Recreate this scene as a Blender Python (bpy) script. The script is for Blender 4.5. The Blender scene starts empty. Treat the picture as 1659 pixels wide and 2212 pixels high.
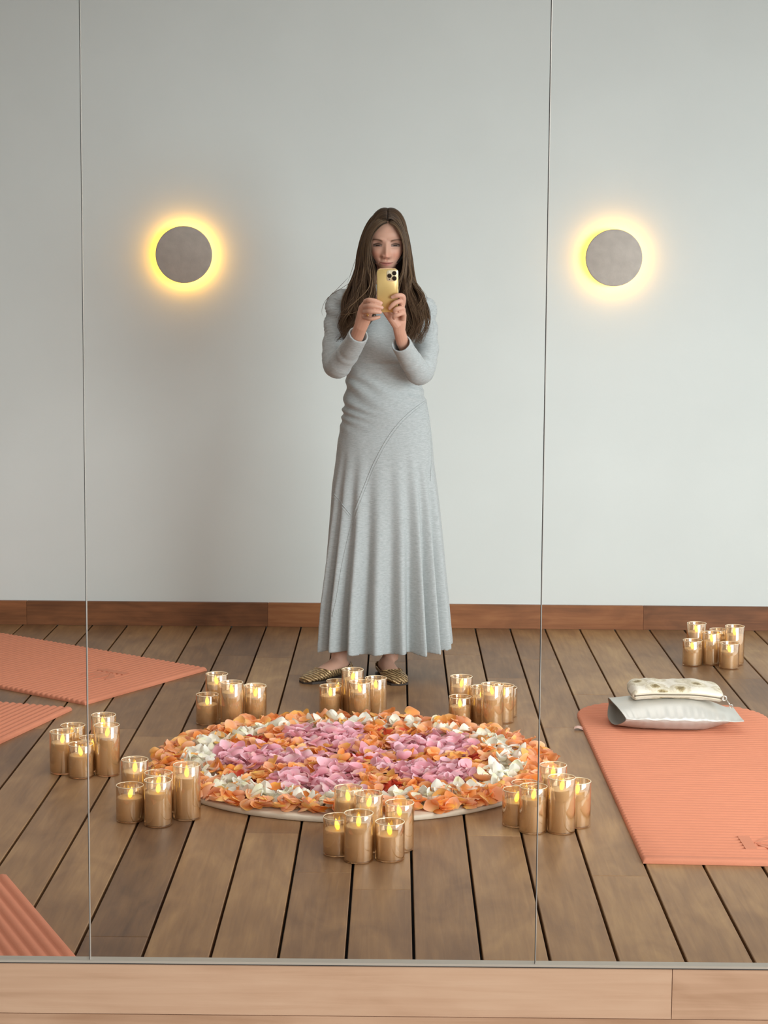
import bpy, bmesh, math, random
import numpy as np
from mathutils import Vector, Matrix, noise
from mathutils.bvhtree import BVHTree
from mathutils.geometry import interpolate_bezier

sc = bpy.context.scene
COL = sc.collection
rnd = random.Random(7)

# ------------------------------------------------------------------ camera, world, light, exposure
cam_d = bpy.data.cameras.new('camera')
cam = bpy.data.objects.new('camera', cam_d); COL.objects.link(cam)
cam_d.sensor_fit = 'VERTICAL'; cam_d.sensor_height = 24.0
cam_d.lens = 24.0 * 4191.10 / 2212.0
cam_d.clip_start = 0.05; cam_d.clip_end = 60
CR = [[0.999951, -0.008099, 0.005627], [0.006548, 0.118604, -0.99292], [0.007374, 0.992909, 0.118651]]
cam.matrix_world = Matrix.Translation((0, 0, 1.42)) @ Matrix(CR).to_4x4()
sc.camera = cam

sc.view_settings.view_transform = 'Standard'
sc.view_settings.look = 'None'
sc.view_settings.gamma = 1.0
sc.view_settings.use_curve_mapping = False
sc.view_settings.exposure = 0.0
sc.cycles.transparent_max_bounces = 40
sc.cycles.sample_clamp_indirect = 4.0

wd = bpy.data.worlds.new('daylight'); sc.world = wd; wd.use_nodes = True
bg = wd.node_tree.nodes['Background']
bg.inputs[0].default_value = (0.94, 0.985, 1.0, 1)
_n = wd.node_tree.nodes; _l = wd.node_tree.links            # daylight stronger from the window side (+x)
_tc = _n.new('ShaderNodeTexCoord'); _sx = _n.new('ShaderNodeSeparateXYZ'); _l.new(_tc.outputs['Generated'], _sx.inputs[0])
_mr = _n.new('ShaderNodeMapRange'); _mr.inputs['From Min'].default_value = -0.8; _mr.inputs['From Max'].default_value = 0.8
_mr.inputs['To Min'].default_value = 0.50; _mr.inputs['To Max'].default_value = 1.50
_mz = _n.new('ShaderNodeMapRange'); _mz.inputs['From Min'].default_value = -0.30; _mz.inputs['From Max'].default_value = 0.06   # the ground outside is darker than the sky
_mz.inputs['To Min'].default_value = 0.30; _mz.inputs['To Max'].default_value = 1.08
_mm = _n.new('ShaderNodeMath'); _mm.operation = 'MULTIPLY'
_l.new(_sx.outputs[0], _mr.inputs['Value']); _l.new(_sx.outputs[2], _mz.inputs['Value'])
_l.new(_mr.outputs[0], _mm.inputs[0]); _l.new(_mz.outputs[0], _mm.inputs[1]); _l.new(_mm.outputs[0], bg.inputs[1])

def area(name, loc, target, sx, sy, power, col):
    d = bpy.data.lights.new(name, 'AREA'); d.shape = 'RECTANGLE'; d.size = sx; d.size_y = sy
    d.energy = power; d.color = col
    o = bpy.data.objects.new(name, d); COL.objects.link(o); o.location = loc
    o.rotation_euler = (Vector(target) - Vector(loc)).to_track_quat('-Z', 'Y').to_euler()
    return o
area('window_daylight', (2.6, 3.5, 1.25), (0.0, 7.9, 0.85), 2.0, 1.8, 51, (0.84, 0.955, 1.0)).data.spread = math.radians(110)
area('floor_fill', (-0.3, 5.6, 2.63), (-0.3, 5.6, 0), 3.4, 2.8, 19, (1.0, 0.985, 0.96)).data.spread = math.radians(100)  # added fill from above to brighten floor, mats and petals; no real source
area('plinth_fill', (1.2, 0.3, 2.2), (0.0, 3.1, 0.0), 1.6, 1.2, 13, (1.0, 0.98, 0.95)).data.spread = math.radians(80)  # added camera-side fill for the oak plinth and near floor; no window there

# ------------------------------------------------------------------ helpers
def srgb(r, g, b):
    f = lambda c: (c/255/12.92) if c/255 <= 0.04045 else ((c/255+0.055)/1.055)**2.4
    return (f(r), f(g), f(b), 1.0)

ORG = {}
def org(o): return ORG.get(o.name, Vector((0, 0, 0))) if o else Vector((0, 0, 0))

def link(o, parent=None):
    COL.objects.link(o)
    if parent: o.parent = parent
    return o

def mesh(name, verts, faces, mat, parent=None, smooth=True, col=None, mats=None, fmat=None, base=None):
    """one mesh object; verts in world space. Top-level meshes take `base` as their origin."""
    o0 = org(parent) if parent else Vector(base or (0, 0, 0))
    me = bpy.data.meshes.new(name)
    me.from_pydata([tuple(Vector(v) - o0) for v in verts], [], faces)
    if smooth and len(me.polygons): me.polygons.foreach_set('use_smooth', [True]*len(me.polygons))
    for m in (mats or ([mat] if mat else [])): me.materials.append(m)
    if fmat is not None: me.polygons.foreach_set('material_index', fmat)
    if col is not None:
        a = me.color_attributes.new('Col', 'FLOAT_COLOR', 'POINT')
        a.data.foreach_set('color', np.asarray(col, dtype=np.float32).ravel())
    me.update()
    o = bpy.data.objects.new(name, me)
    link(o, parent)
    if not parent: o.location = o0
    ORG[o.name] = o0.copy()
    return o

def thing(name, label, cat, loc, group=None):
    o = bpy.data.objects.new(name, None); link(o)
    o.empty_display_size = 0.05
    o.location = loc; ORG[o.name] = Vector(loc)
    tag(o, label, cat, group)
    return o

def tag(o, label, cat, group=None):
    o['label'] = label; o['category'] = cat
    if group: o['group'] = group
    return o

def struct(o): o['kind'] = 'structure'; return o

class MB:
    """collects shapes for one mesh"""
    def __init__(s): s.v = []; s.f = []; s.m = []; s.c = []
    def add(s, v, f, m=0, c=None):
        n = len(s.v); s.v += [tuple(p) for p in v]; s.f += [tuple(i+n for i in q) for q in f]; s.m += [m]*len(f)
        if c is not None: s.c += [c]*len(v) if not isinstance(c, list) else c
    def box(s, a, b, m=0, c=None, bev=0.0):
        x0, y0, z0 = a; x1, y1, z1 = b
        if bev <= 0:
            v = [(x0,y0,z0),(x1,y0,z0),(x1,y1,z0),(x0,y1,z0),(x0,y0,z1),(x1,y0,z1),(x1,y1,z1),(x0,y1,z1)]
            f = [(0,3,2,1),(4,5,6,7),(0,1,5,4),(1,2,6,5),(2,3,7,6),(3,0,4,7)]
        else:
            e = bev
            v = [(x0,y0,z0),(x1,y0,z0),(x1,y1,z0),(x0,y1,z0),(x0,y0,z1-e),(x1,y0,z1-e),(x1,y1,z1-e),(x0,y1,z1-e),
                 (x0+e,y0+e,z1),(x1-e,y0+e,z1),(x1-e,y1-e,z1),(x0+e,y1-e,z1)]
            f = [(0,3,2,1),(8,9,10,11),(0,1,5,4),(1,2,6,5),(2,3,7,6),(3,0,4,7),(4,5,9,8),(5,6,10,9),(6,7,11,10),(7,4,8,11)]
        s.add(v, f, m, c)
    def grid(s, P, m=0, close_u=False, close_v=False, cap=False, c=None):
        """P[i][j] points"""
        nu, nv = len(P), len(P[0]); v = [p for r in P for p in r]; f = []
        for i in range(nu if close_u else nu-1):
            for j in range(nv if close_v else nv-1):
                a = i*nv+j; b = i*nv+(j+1) % nv; d = ((i+1) % nu)*nv+j; e = ((i+1) % nu)*nv+(j+1) % nv
                f.append((a, b, e, d))
        if cap:
            f.append(tuple(range(nv))[::-1]); f.append(tuple((nu-1)*nv+j for j in range(nv)))
        s.add(v, f, m, c)
    def lathe(s, prof, ctr=(0,0,0), n=40, m=0):
        P = [[(ctr[0]+r*math.cos(2*math.pi*j/n), ctr[1]+r*math.sin(2*math.pi*j/n), ctr[2]+z) for j in range(n)] for r, z in prof]
        s.grid(P, m, close_v=True)
    def tube(s, pts, rad, n=8, m=0, up=(0,0,1), cap=True, c=None, flat=1.0):
        pts = [Vector(p) for p in pts]; P = []; prev = None
        for i, p in enumerate(pts):
            t = (pts[min(i+1, len(pts)-1)] - pts[max(i-1, 0)]).normalized()
            if prev is None:
                u = Vector(up); u = (u - t*u.dot(t))
                if u.length < 1e-4: u = Vector((1,0,0)) - t*t.x
            else: u = prev - t*prev.dot(t)
            u.normalize(); prev = u; w = t.cross(u)
            r = rad[i] if isinstance(rad, (list, tuple)) else rad
            ru, rw = (r, r*flat) if not isinstance(r, tuple) else r
            P.append([p + u*ru*math.cos(2*math.pi*j/n) + w*rw*math.sin(2*math.pi*j/n) for j in range(n)])
        s.grid(P, m, close_v=True, cap=cap, c=c)
    def build(s, name, mat=None, parent=None, smooth=True, mats=None, base=None):
        return mesh(name, s.v, s.f, mat, parent, smooth, col=s.c if s.c else None, mats=mats, fmat=s.m if mats else None, base=base)

def catmull(P, n):
    """resample control points (tuples of any length) with a Catmull-Rom spline, n points"""
    P = np.array(P, float); m = len(P); out = []
    for k in range(n):
        u = k/(n-1)*(m-1); i = min(int(u), m-2); t = u-i
        p0 = P[max(i-1, 0)]; p1 = P[i]; p2 = P[i+1]; p3 = P[min(i+2, m-1)]
        out.append(0.5*((2*p1)+(-p0+p2)*t+(2*p0-5*p1+4*p2-p3)*t*t+(-p0+3*p1-3*p2+p3)*t**3))
    return out

def remesh(mb, voxel, smooth_it=2):
    """voxel union of the closed shapes in mb -> (verts ndarray, faces)"""
    me = bpy.data.meshes.new('tmp'); me.from_pydata(mb.v, [], mb.f)
    bm = bmesh.new(); bm.from_mesh(me); bmesh.ops.recalc_face_normals(bm, faces=bm.faces); bm.to_mesh(me); bm.free()
    o = bpy.data.objects.new('tmp', me); COL.objects.link(o)
    md = o.modifiers.new('r', 'REMESH'); md.mode = 'VOXEL'; md.voxel_size = voxel; md.adaptivity = 0.0
    dg = bpy.context.evaluated_depsgraph_get(); dg.update()
    m2 = bpy.data.meshes.new_from_object(o.evaluated_get(dg))
    bpy.data.objects.remove(o); bpy.data.meshes.remove(me)
    bm = bmesh.new(); bm.from_mesh(m2)
    for _ in range(smooth_it): bmesh.ops.smooth_vert(bm, verts=bm.verts, factor=0.5, use_axis_x=True, use_axis_y=True, use_axis_z=True)
    bm.normal_update()
    v = np.array([p.co[:] for p in bm.verts]); nn = np.array([p.normal[:] for p in bm.verts])
    f = [tuple(x.index for x in q.verts) for q in bm.faces]
    bm.free(); bpy.data.meshes.remove(m2)
    return v, nn, f

# ------------------------------------------------------------------ materials
def new_mat(name):
    m = bpy.data.materials.new(name); m.use_nodes = True
    nt = m.node_tree
    return m, nt, nt.nodes, nt.links, nt.nodes['Principled BSDF']

def simple(name, col, rough=0.6, metal=0.0, bump=0.0, bscale=200.0, var=0.0, vscale=8.0, spec=0.5):
    m, nt, N, L, b = new_mat(name)
    b.inputs['Base Color'].default_value = col; b.inputs['Roughness'].default_value = rough
    b.inputs['Metallic'].default_value = metal; b.inputs['Specular IOR Level'].default_value = spec
    if var or bump: tc = N.new('ShaderNodeTexCoord')
    if var:
        n = N.new('ShaderNodeTexNoise'); n.inputs['Scale'].default_value = vscale; n.inputs['Detail'].default_value = 5
        L.new(tc.outputs['Object'], n.inputs['Vector'])
        r = N.new('ShaderNodeMapRange'); r.inputs['From Min'].default_value = 0.3; r.inputs['From Max'].default_value = 0.7
        r.inputs['To Min'].default_value = 1-var; r.inputs['To Max'].default_value = 1+var
        L.new(n.outputs['Fac'], r.inputs['Value'])
        mx = N.new('ShaderNodeMix'); mx.data_type = 'RGBA'; mx.blend_type = 'MULTIPLY'; mx.inputs[0].default_value = 1
        mx.inputs[6].default_value = col; L.new(r.outputs[0], mx.inputs[7]); L.new(mx.outputs[2], b.inputs['Base Color'])
    if bump:
        n = N.new('ShaderNodeTexNoise'); n.inputs['Scale'].default_value = bscale; n.inputs['Detail'].default_value = 4
        L.new(tc.outputs['Object'], n.inputs['Vector'])
        bp = N.new('ShaderNodeBump'); bp.inputs['Strength'].default_value = bump; bp.inputs['Distance'].default_value = 0.01
        L.new(n.outputs['Fac'], bp.inputs['Height']); L.new(bp.outputs[0], b.inputs['Normal'])
    return m

def wood(name, stops, axis='Y', gscale=6.0, stretch=18.0, rough=0.5, rings=0.0, bump=0.04, spec=0.4, fine=0.35):
    """grain along `axis`; attribute Col: r = tone 0..1, g,b = offsets of the grain"""
    m, nt, N, L, b = new_mat(name)
    geo = N.new('ShaderNodeNewGeometry'); at = N.new('ShaderNodeAttribute'); at.attribute_name = 'Col'
    sep = N.new('ShaderNodeSeparateColor'); L.new(at.outputs['Color'], sep.inputs[0])
    off = N.new('ShaderNodeVectorMath'); off.operation = 'SCALE'; off.inputs['Scale'].default_value = 37.0
    L.new(at.outputs['Color'], off.inputs[0])
    ad = N.new('ShaderNodeVectorMath'); L.new(geo.outputs['Position'], ad.inputs[0]); L.new(off.outputs[0], ad.inputs[1])
    mp = N.new('ShaderNodeMapping'); L.new(ad.outputs[0], mp.inputs['Vector'])
    sv = [stretch]*3; sv['XYZ'.index(axis)] = 1.0
    mp.inputs['Scale'].default_value = sv
    n1 = N.new('ShaderNodeTexNoise'); n1.inputs['Scale'].default_value = gscale; n1.inputs['Detail'].default_value = 6; n1.inputs['Distortion'].default_value = 0.6
    L.new(mp.outputs[0], n1.inputs['Vector'])
    mp2 = N.new('ShaderNodeMapping'); L.new(ad.outputs[0], mp2.inputs['Vector'])
    sv2 = [3.0]*3; sv2['XYZ'.index(axis)] = 1.0; mp2.inputs['Scale'].default_value = sv2
    n2 = N.new('ShaderNodeTexNoise'); n2.inputs['Scale'].default_value = 3.0; n2.inputs['Detail'].default_value = 5; n2.inputs['Distortion'].default_value = 1.2
    L.new(mp2.outputs[0], n2.inputs['Vector'])
    ma = N.new('ShaderNodeMath'); ma.operation = 'MULTIPLY_ADD'; ma.inputs[1].default_value = fine
    mb_ = N.new('ShaderNodeMath'); mb_.operation = 'MULTIPLY_ADD'; mb_.inputs[1].default_value = 0.6
    L.new(n1.outputs['Fac'], ma.inputs[0]); L.new(n2.outputs['Fac'], mb_.inputs[0])
    mc = N.new('ShaderNodeMath'); mc.operation = 'MULTIPLY_ADD'; mc.inputs[1].default_value = 0.62; mc.inputs[2].default_value = -0.31-0.3-fine*0.5+0.5
    L.new(sep.outputs[0], mc.inputs[0]); L.new(mc.outputs[0], mb_.inputs[2]); L.new(mb_.outputs[0], ma.inputs[2])
    cr = N.new('ShaderNodeValToRGB'); L.new(ma.outputs[0], cr.inputs[0])
    el = cr.color_ramp.elements
    el[0].position, el[0].color = stops[0]; el[1].position, el[1].color = stops[-1]
    for p, c in stops[1:-1]:
        e = el.new(p); e.color = c
    L.new(cr.outputs[0], b.inputs['Base Color'])
    b.inputs['Roughness'].default_value = rough; b.inputs['Specular IOR Level'].default_value = spec
    bp = N.new('ShaderNodeBump'); bp.inputs['Strength'].default_value = bump; bp.inputs['Distance'].default_value = 0.02
    L.new(n1.outputs['Fac'], bp.inputs['Height']); L.new(bp.outputs[0], b.inputs['Normal'])
    return m

def attr_mat(name, rough=0.5, sss=0.0, sheen=0.0, spec=0.4, aniso=0.0, bump=0.0, bscale=400, transl=0.0):
    m, nt, N, L, b = new_mat(name)
    at = N.new('ShaderNodeAttribute'); at.attribute_name = 'Col'
    L.new(at.outputs['Color'], b.inputs['Base Color'])
    b.inputs['Roughness'].default_value = rough; b.inputs['Specular IOR Level'].default_value = spec
    if sss:
        b.inputs['Subsurface Weight'].default_value = sss; b.inputs['Subsurface Radius'].default_value = (1.0, 0.35, 0.2); b.inputs['Subsurface Scale'].default_value = 0.0025
    if sheen: b.inputs['Sheen Weight'].default_value = sheen
    if bump:
        tc = N.new('ShaderNodeTexCoord'); n = N.new('ShaderNodeTexNoise'); n.inputs['Scale'].default_value = bscale
        L.new(tc.outputs['Object'], n.inputs['Vector'])
        bp = N.new('ShaderNodeBump'); bp.inputs['Strength'].default_value = bump; bp.inputs['Distance'].default_value = 0.005
        L.new(n.outputs['Fac'], bp.inputs['Height']); L.new(bp.outputs[0], b.inputs['Normal'])
    if transl:
        out = N['Material Output']; tr = N.new('ShaderNodeBsdfTranslucent'); L.new(at.outputs['Color'], tr.inputs['Color'])
        mx = N.new('ShaderNodeMixShader'); mx.inputs[0].default_value = transl
        L.new(b.outputs[0], mx.inputs[1]); L.new(tr.outputs[0], mx.inputs[2]); L.new(mx.outputs[0], out.inputs['Surface'])
    return m

def emit(name, col, strength):
    m, nt, N, L, b = new_mat(name)
    b.inputs['Base Color'].default_value = (0, 0, 0, 1)
    b.inputs['Emission Color'].default_value = col; b.inputs['Emission Strength'].default_value = strength
    return m

M = {}
M['plaster'] = simple('plaster', srgb(228, 230, 224), 0.85, bump=0.03, bscale=60, var=0.018, vscale=3.0, spec=0.2)
M['ceiling'] = simple('ceiling_paint', srgb(128, 112, 98), 0.9)
M['deck'] = wood('hardwood_deck', [(0.10, srgb(90, 63, 45)), (0.38, srgb(128, 94, 64)), (0.55, srgb(149, 112, 76)), (0.72, srgb(168, 130, 88)), (0.92, srgb(192, 154, 106))], 'Y', 5.0, 16.0, 0.42, bump=0.03)
M['gap'] = simple('under_floor_dark', srgb(20, 14, 12), 0.9)
M['skirt'] = wood('skirting_hardwood', [(0.15, srgb(104, 64, 36)), (0.45, srgb(150, 94, 56)), (0.65, srgb(174, 116, 72)), (0.9, srgb(196, 142, 92))], 'X', 5.0, 16.0, 0.5, bump=0.02)
M['oak'] = wood('pale_oak', [(0.1, srgb(190, 148, 116)), (0.42, srgb(218, 178, 146)), (0.6, srgb(226, 188, 156)), (0.9, srgb(232, 198, 168))], 'X', 2.6, 26.0, 0.55, bump=0.05, fine=0.6)
M['metal'] = simple('aluminium', srgb(214, 206, 192), 0.4, 0.4)
M['dark'] = simple('dark_gap', srgb(60, 58, 56), 0.6)
M['edge'] = simple('polished_glass_edge', srgb(222, 216, 206), 0.25, 0.3)

# ------------------------------------------------------------------ setting
mb = MB(); mb.box((-4.6, 7.896, -0.03), (3.2, 8.05, 2.66)); struct(mb.build('wall_back', M['plaster'], smooth=False))
mb = MB(); mb.box((-4.6, 0.3, 2.66), (3.2, 8.05, 2.76)); struct(mb.build('ceiling', M['ceiling'], smooth=False))  # out of view; height and dark tone chosen to shade the wall top
mb = MB(); mb.box((-4.75, 0.3, -0.03), (-4.6, 8.05, 2.76)); struct(mb.build('wall_left', M['plaster'], smooth=False))

# floor: planks with dark open gaps
mb = MB(); frnd = random.Random(21)
X0, SP, GAP = -0.0957, 0.14334, 0.0064
TONE = {-6: .5, -5: .55, -4: .14, -3: .58, -2: .62, -1: .38, 0: .42, 1: .44, 2: .62, 3: .48, 4: .66, 5: .62, 6: .6, 7: .45}
known = {-6: 7.0, -5: 6.75, -4: 7.25, -2: 6.9, 0: 7.15, 1: 7.2, 2: 7.3, 4: 7.22, 5: 6.6}
for k in range(-31, 22):
    xa, xb = X0+SP*k+GAP/2, X0+SP*(k+1)-GAP/2
    ys = [0.6]; y = 0.6+frnd.uniform(0.4, 2.0)
    if k in known:
        while y < known[k]-0.8: ys.append(y); y += frnd.uniform(1.4, 2.6)
        ys.append(known[k])
    else:
        while y < 7.5: ys.append(y); y += frnd.uniform(1.4, 2.6)
    ys.append(7.895)
    base = TONE.get(k, frnd.uniform(.25, .75))
    for i in range(len(ys)-1):
        t = min(1, max(0, base + frnd.uniform(-.2, .2)*(1 if i < len(ys)-2 else 1.2)))
        if ys[i] < 4.5 < ys[i+1] or ys[i] < 4.0 < ys[i+1]: t = base
        mb.box((xa, ys[i]+0.0004, -0.024), (xb, ys[i+1]-0.0004, 0.0), 0, (t, frnd.random(), frnd.random(), 1), bev=0.0016)
mb.box((-4.58, 0.6, -0.06), (3.1, 7.895, -0.03), 1, (0, 0, 0, 1))
struct(mb.build('floor', mats=[M['deck'], M['gap']], smooth=False))

# back skirting with its boards
mb = MB()
for xa, xb, t in ((-4.6, -1.513, .3), (-1.512, -0.52, .1), (-0.519, 1.0245, .42), (1.0255, 3.2, .2)):
    mb.box((xa, 7.872, 0.0005), (xb, 7.8955, 0.098), 0, (t, frnd.random(), frnd.random(), 1), bev=0.0015)
struct(mb.build('baseboard_back', M['skirt'], smooth=False))

# mirror wall: pale oak plinth below, aluminium edge, seams between the panels
mb = MB()
for xa, xb, za, zb, t in ((-4.6, 0.4872, 0.1475, 0.2385, .45), (0.4884, 3.2, 0.1475, 0.2385, .3), (-4.6, 3.2, 0.0005, 0.1462, .15)):
    mb.box((xa, 3.25, za), (xb, 3.27, zb), 0, (t, frnd.random(), frnd.random(), 1))
struct(mb.build('baseboard_front', M['oak'], smooth=False))
mb = MB(); mb.box((-4.6, 3.246, 0.2386), (3.2, 3.268, 0.2402), 1); mb.box((-4.6, 3.246, 0.2402), (3.2, 3.266, 0.2445), 0)
struct(mb.build('trim_1', mats=[M['metal'], M['dark']], smooth=False))
for n, x in ((2, -0.5231), (3, 0.2498)):
    mb = MB(); mb.box((x-0.0011, 3.25, 0.2447), (x, 3.256, 2.655), 1); mb.box((x, 3.25, 0.2447), (x+0.0010, 3.256, 2.655), 0)
    struct(mb.build('trim_%d' % n, mats=[M['edge'], M['dark']], smooth=False))

# ------------------------------------------------------------------ wall lamps
M['concrete'] = simple('grey_concrete', srgb(198, 186, 174), 0.8, var=0.08, vscale=22, bump=0.1, bscale=90)
M['led'] = emit('warm_led', (1.0, 0.50, 0.04, 1), 26)
for (x, z, lab) in ((-0.856, 1.516, 'round grey concrete wall lamp glowing yellow, left of the woman'), (0.8705, 1.5155, 'round grey concrete wall lamp glowing yellow, right of the mirror seam beside the woman')):
    t = thing('wall_lamp', lab, 'lamp', (x, 7.896, z), 'backlit disc lamps on the wall')
    def ring(prof, n=72): return [[(x+r*math.cos(2*math.pi*j/n), 7.896-d, z+r*math.sin(2*math.pi*j/n)) for j in range(n)] for r, d in prof]
    mb = MB(); mb.grid(ring([(0.0005, .050), (.110, .050), (.1132, .0485), (.1138, .046), (.1138, .036), (.112, .034), (.0005, .034)]), close_v=True); mb.build('disc', M['concrete'], t)
    mb = MB(); mb.grid(ring([(.0005, .034), (.07, .034), (.07, .0005)]), close_v=True); mb.build('mount', M['concrete'], t)
    mb = MB(); mb.grid(ring([(.0705, .012), (.100, .012), (.100, .030), (.0705, .030)]), close_v=True); mb.build('light_ring', M['led'], t)

# ------------------------------------------------------------------ yoga mats
M['coral'] = simple('coral_foam', srgb(212, 133, 100), 0.75, bump=0.12, bscale=350, var=0.02, vscale=30)
M['tag'] = simple('woven_tag', srgb(226, 186, 170), 0.8)
def mat_mesh(name, label, O, u, v, W, Ln, pitch=0.025, lip=0.0, round_far=0.0, th=0.015, base=None):
    """O = corner; u = unit along width (ridges run along u); v = unit along length"""
    u = Vector((u[0], u[1], 0)).normalized(); v = Vector((v[0], v[1], 0)).normalized(); O = Vector((O[0], O[1], 0))
    amp = 0.0062
    ss = [0.0, 0.003]
    n = int(Ln/pitch*8)
    ss += [0.006 + i*(Ln-0.012)/n for i in range(n+1)] + [Ln-0.003, Ln]
    P = []
    for s in ss:
        if s < lip: h = th - amp*0.4 + amp*0.4*math.sin(math.pi*s/lip)
        else: h = th - amp + amp*abs(math.sin(math.pi*(s-lip)/pitch))**0.8
        if s in (0.0, Ln): h = th*0.55
        elif s in (0.003, Ln-0.003): h = th*0.85
        a, b = 0.0, W
        if round_far and s > Ln-round_far:
            d = round_far - math.sqrt(max(0, round_far**2-(s-Ln+round_far)**2)); d = min(d, W/2-0.02); a, b = d, W-d
        row = []
        for x, hh in [(a, 0.0005), (a, h*0.55), (a+0.003, h*0.85), (a+0.008, h)] + [(a+0.008+(b-a-0.016)*i/10, h) for i in range(1, 10)] + [(b-0.008, h), (b-0.003, h*0.85), (b, h*0.55), (b, 0.0005)]:
            p = O+u*x+v*s; row.append((p.x, p.y, hh))
        P.append(row)
    mb = MB()
    first = [(p[0], p[1], 0.0005) for p in P[0]]; last = [(p[0], p[1], 0.0005) for p in P[-1]]
    mb.grid([first]+P+[last])
    c = O+u*W/2+v*Ln/2
    o = mb.build(name, M['coral'], base=(c.x, c.y, 0))
    tag(o, label, 'yoga mat', 'ribbed coral yoga mats')
    return o, O, u, v

def logo(parent, O, u, v, x0, s0, size, flip=1):
    """raised K whose arms are leaf blades, flush with the rib tops"""
    mb = MB(); z = 0.0152
    def W(x, y): p = O+u*(x0+flip*x*size)+v*(s0+y*size); return (p.x, p.y)
    def plate(poly):
        n = len(poly); v2 = [W(*p)+(z,) for p in poly]+[W(*p)+(0.0105,) for p in poly]
        mb.add(v2, [tuple(range(n))]+[(i, n+i, n+(i+1) % n, (i+1) % n) for i in range(n)])
    plate([(0, 0), (.26, 0), (.26, 1), (0, 1)])
    def blade(x1, y1, x2, y2, w, bend):
        top, bot = [], []
        for i in range(13):
            t = i/12; cx = x1+(x2-x1)*t; cy = y1+(y2-y1)*t+bend*math.sin(math.pi*t); ww = w*math.sin(math.pi*t)**0.7
            top.append((cx, cy+ww)); bot.append((cx, cy-ww))
        plate(top+bot[::-1][1:-1])
    blade(.30, .52, .95, 1.0, .10, .10); blade(.34, .50, 1.25, .72, .09, .05)
    blade(.34, .44, 1.30, .36, .09, -.06); blade(.30, .42, 1.0, .02, .11, -.12)
    mb.build('embossed_logo', M['coral'], parent, smooth=False)

mr, O, u, v = mat_mesh('yoga_mat', 'coral ribbed yoga mat with rounded far corners carrying the silver cushion', (0.6169,4.6374,0.0000), (0.999, -0.045), (-0.008, 1), 0.62, 1.80, lip=0.032, round_far=0.20)
logo(mr, O, u, v, 0.268, 0.095, 0.115)
mb = MB(); p = O+v*1.435
mb.grid([[(p.x-0.03+0.004*i, p.y-0.02, 0.006-.0003*i+.004*math.sin(i*.5)), (p.x-0.026+0.004*i, p.y+0.012, 0.006+.004*math.sin(i*.5))] for i in range(9)])
mb.build('fabric_tag', M['tag'], mr)
m2, O, u, v = mat_mesh('yoga_mat', 'large coral ribbed yoga mat with embossed logo lying by the back wall', (-1.0307,6.3603,0.0000), (0.506, 0.862), (-0.80, 0.60), 0.69, 1.80)
logo(m2, O, u, v, 0.43, 0.17, 0.13, -1)
mat_mesh('yoga_mat', 'coral ribbed yoga mat corner pointing at the candles at the left picture edge', (-1.0611,6.2817,0.0000), (-0.286, -0.958), (-0.958, 0.286), 0.61, 1.8)
mat_mesh('yoga_mat', 'coral ribbed yoga mat corner lying closest to the mirror, bottom left', (-0.6562,3.9116,0.0080), (-0.42, 0.907), (-0.907, -0.42), 0.62, 1.8, pitch=0.0275)

# ------------------------------------------------------------------ candles
def glass_mat():
    m, nt, N, L, b = new_mat('amber_glass')
    out = N['Material Output']
    tr = N.new('ShaderNodeBsdfTransparent'); tr.inputs[0].default_value = (0.980, 0.930, 0.865, 1)
    gl = N.new('ShaderNodeBsdfGlossy'); gl.inputs['Color'].default_value = (1.0, 0.86, 0.70, 1); gl.inputs['Roughness'].default_value = 0.03
    lw = N.new('ShaderNodeLayerWeight'); lw.inputs['Blend'].default_value = 0.35
    mr_ = N.new('ShaderNodeMapRange'); mr_.inputs['To Min'].default_value = 0.17; mr_.inputs['To Max'].default_value = 0.75
    L.new(lw.outputs['Facing'], mr_.inputs['Value'])
    pw = N.new('ShaderNodeMath'); pw.operation = 'POWER'; pw.inputs[1].default_value = 1.4; L.new(mr_.outputs[0], pw.inputs[0])
    mx = N.new('ShaderNodeMixShader'); L.new(mr_.outputs[0], mx.inputs[0]); L.new(tr.outputs[0], mx.inputs[1]); L.new(gl.outputs[0], mx.inputs[2])
    L.new(mx.outputs[0], out.inputs['Surface'])
    return m
M['glass'] = glass_mat()
M['wax'] = simple('ivory_wax', srgb(240, 212, 170), 0.55)
M['wax'].node_tree.nodes['Principled BSDF'].inputs['Subsurface Weight'].default_value = 0.0
M['flame'] = emit('led_flame', (1.0, 0.64, 0.075, 1), 2.8)
M['rim'] = simple('glass_rim', srgb(255, 236, 200), 0.15, 0.0, spec=0.8)

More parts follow.
